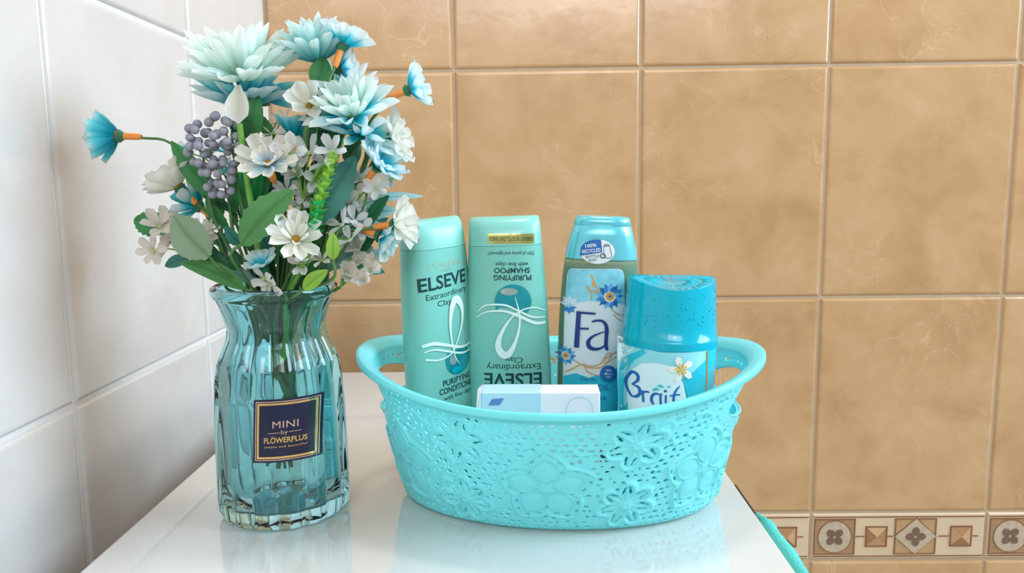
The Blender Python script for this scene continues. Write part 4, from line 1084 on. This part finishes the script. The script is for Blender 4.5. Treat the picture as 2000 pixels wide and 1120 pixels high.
# dark foliage in the heart of the bouquet, each leaf a child of one bush
def foliage(label, box, n, seed, mats, y=-.396, wr=(16, 30), lr=(40, 80)):
    rg = random.Random(seed); rl = VC+Vector((0, 0, .05)); root = empty('foliage', rl); tag(root, label, 'foliage')
    u0, v0, u1, v1 = box
    j = at(545, 575, -.396); pts = spline([j-rl, at((u0+u1)/2, (v0+v1)/2, y)-rl], 5)
    link('stem', tube_mesh('fst', pts, .0012, 6), M['stem'], root)
    for k in range(n):
        u, v = rg.uniform(u0, u1), rg.uniform(v0, v1); d = Vector((u-545, v-620)).normalized(); L = rg.uniform(*lr)
        a = rg.uniform(-.7, .7); dx, dy = d.x*math.cos(a)-d.y*math.sin(a), d.x*math.sin(a)+d.y*math.cos(a)
        yy = y+rg.uniform(-.016, .014)
        p0, p1 = at(u-dx*L/2, v-dy*L/2, yy), at(u+dx*L/2, v+dy*L/2, yy+rg.uniform(-.01, .01))
        leaf_obj(root, rl, p0, p1, rg.uniform(*wr)*pxm(yy), LM[rg.choice(mats)], (rg.uniform(-.5, .5), -1, rg.uniform(-.3, .6)), rg.random() < .4)
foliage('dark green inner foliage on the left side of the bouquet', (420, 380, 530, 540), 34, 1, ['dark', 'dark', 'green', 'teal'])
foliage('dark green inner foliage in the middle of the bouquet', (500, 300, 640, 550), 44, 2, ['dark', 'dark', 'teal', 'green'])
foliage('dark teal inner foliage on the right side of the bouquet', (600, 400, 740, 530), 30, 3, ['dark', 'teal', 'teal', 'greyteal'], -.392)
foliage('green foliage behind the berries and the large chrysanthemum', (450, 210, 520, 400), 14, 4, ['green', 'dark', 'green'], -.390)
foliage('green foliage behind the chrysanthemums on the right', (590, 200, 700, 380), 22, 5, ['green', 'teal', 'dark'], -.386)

# lime spike with needle leaves
def spike(label, u0, v0, u1, v1, y, n, mat, Lpx=20, seed=0, wpx=9):
    rg = random.Random(seed); p0, p1 = at(u0, v0, y), at(u1, v1, y); rl = VC+Vector((.004, 0, .03))
    root = empty('leafy_spike', rl); tag(root, label, 'leaf')
    stem(root, rl, p0, (p0-p1).normalized(), .0011, M['stemlime'])
    link('spike_axis', tube_mesh('axis', spline([p0-rl, p1-rl], 4), .0011, 6), M['stemlime'], root)
    d = (p1-p0).normalized(); s = d.orthogonal().normalized(); w = d.cross(s)
    for k in range(n):
        t = (k+.5)/n; c = p0.lerp(p1, t); a = k*2.4
        dirv = (s*math.cos(a)+w*math.sin(a)+d*.9).normalized(); L = Lpx*pxm(y)*(1-.45*t)
        leaf_obj(root, rl, c, c+dirv*L, wpx*pxm(y), LM[mat], d)
spike('lime green spike of small needle leaves in the middle of the bouquet', 598, 470, 650, 308, -.428, 46, 'lime', 36, 1, 15)
spike('fresh green needle spike below the lime one', 606, 470, 622, 400, -.432, 22, 'brightg', 34, 2, 14)

# ---- berries
def berries(label, clusters, seed):
    rg = random.Random(seed); rl = VC+Vector((-.006, 0, .03)); root = empty('berry_sprig', rl); tag(root, label, 'berries', 'grey-blue berry sprigs')
    j = at(clusters[0][0]+20, clusters[0][1]+clusters[0][3]+30, -.410); stem(root, rl, j, Vector((.1, 0, -1)), .0010)
    for (cu, cv, ru, rv, n) in clusters:
        c = at(cu, cv, -.416); link('twig', tube_mesh('twig', spline([j-rl, (j.lerp(c, .6)+Vector((0, .003, 0)))-rl, c-rl], 4), .0006, 5), M['stem'], root)
        pts = []
        tries = 0
        while len(pts) < n and tries < 4000:
            tries += 1; x, y, z = rg.uniform(-1, 1), rg.uniform(-1, 1), rg.uniform(-1, 1)
            if x*x+y*y+z*z > 1 or x*x+y*y+z*z < .25 or y > .4: continue
            p = c+Vector((x*ru*pxm(-.41), y*.010, z*rv*pxm(-.41)))
            if all((p-q).length > .0050 for q in pts): pts.append(p)
        for p in pts:
            s = rg.uniform(.0023, .0029)
            link('berry', SPH, M['berry'], root, Matrix.Translation(p-rl) @ Matrix.Diagonal((s, s, s, 1)))
berries('grey-blue berry cluster nearest the large mint chrysanthemum', [(440, 258, 34, 40, 20), (480, 282, 10, 20, 3)], 1)
berries('grey-blue berry cluster at the left edge of the berries', [(388, 288, 20, 52, 17)], 2)
berries('lowest grey-blue berry cluster above the dark leaves', [(430, 346, 34, 38, 22)], 3)
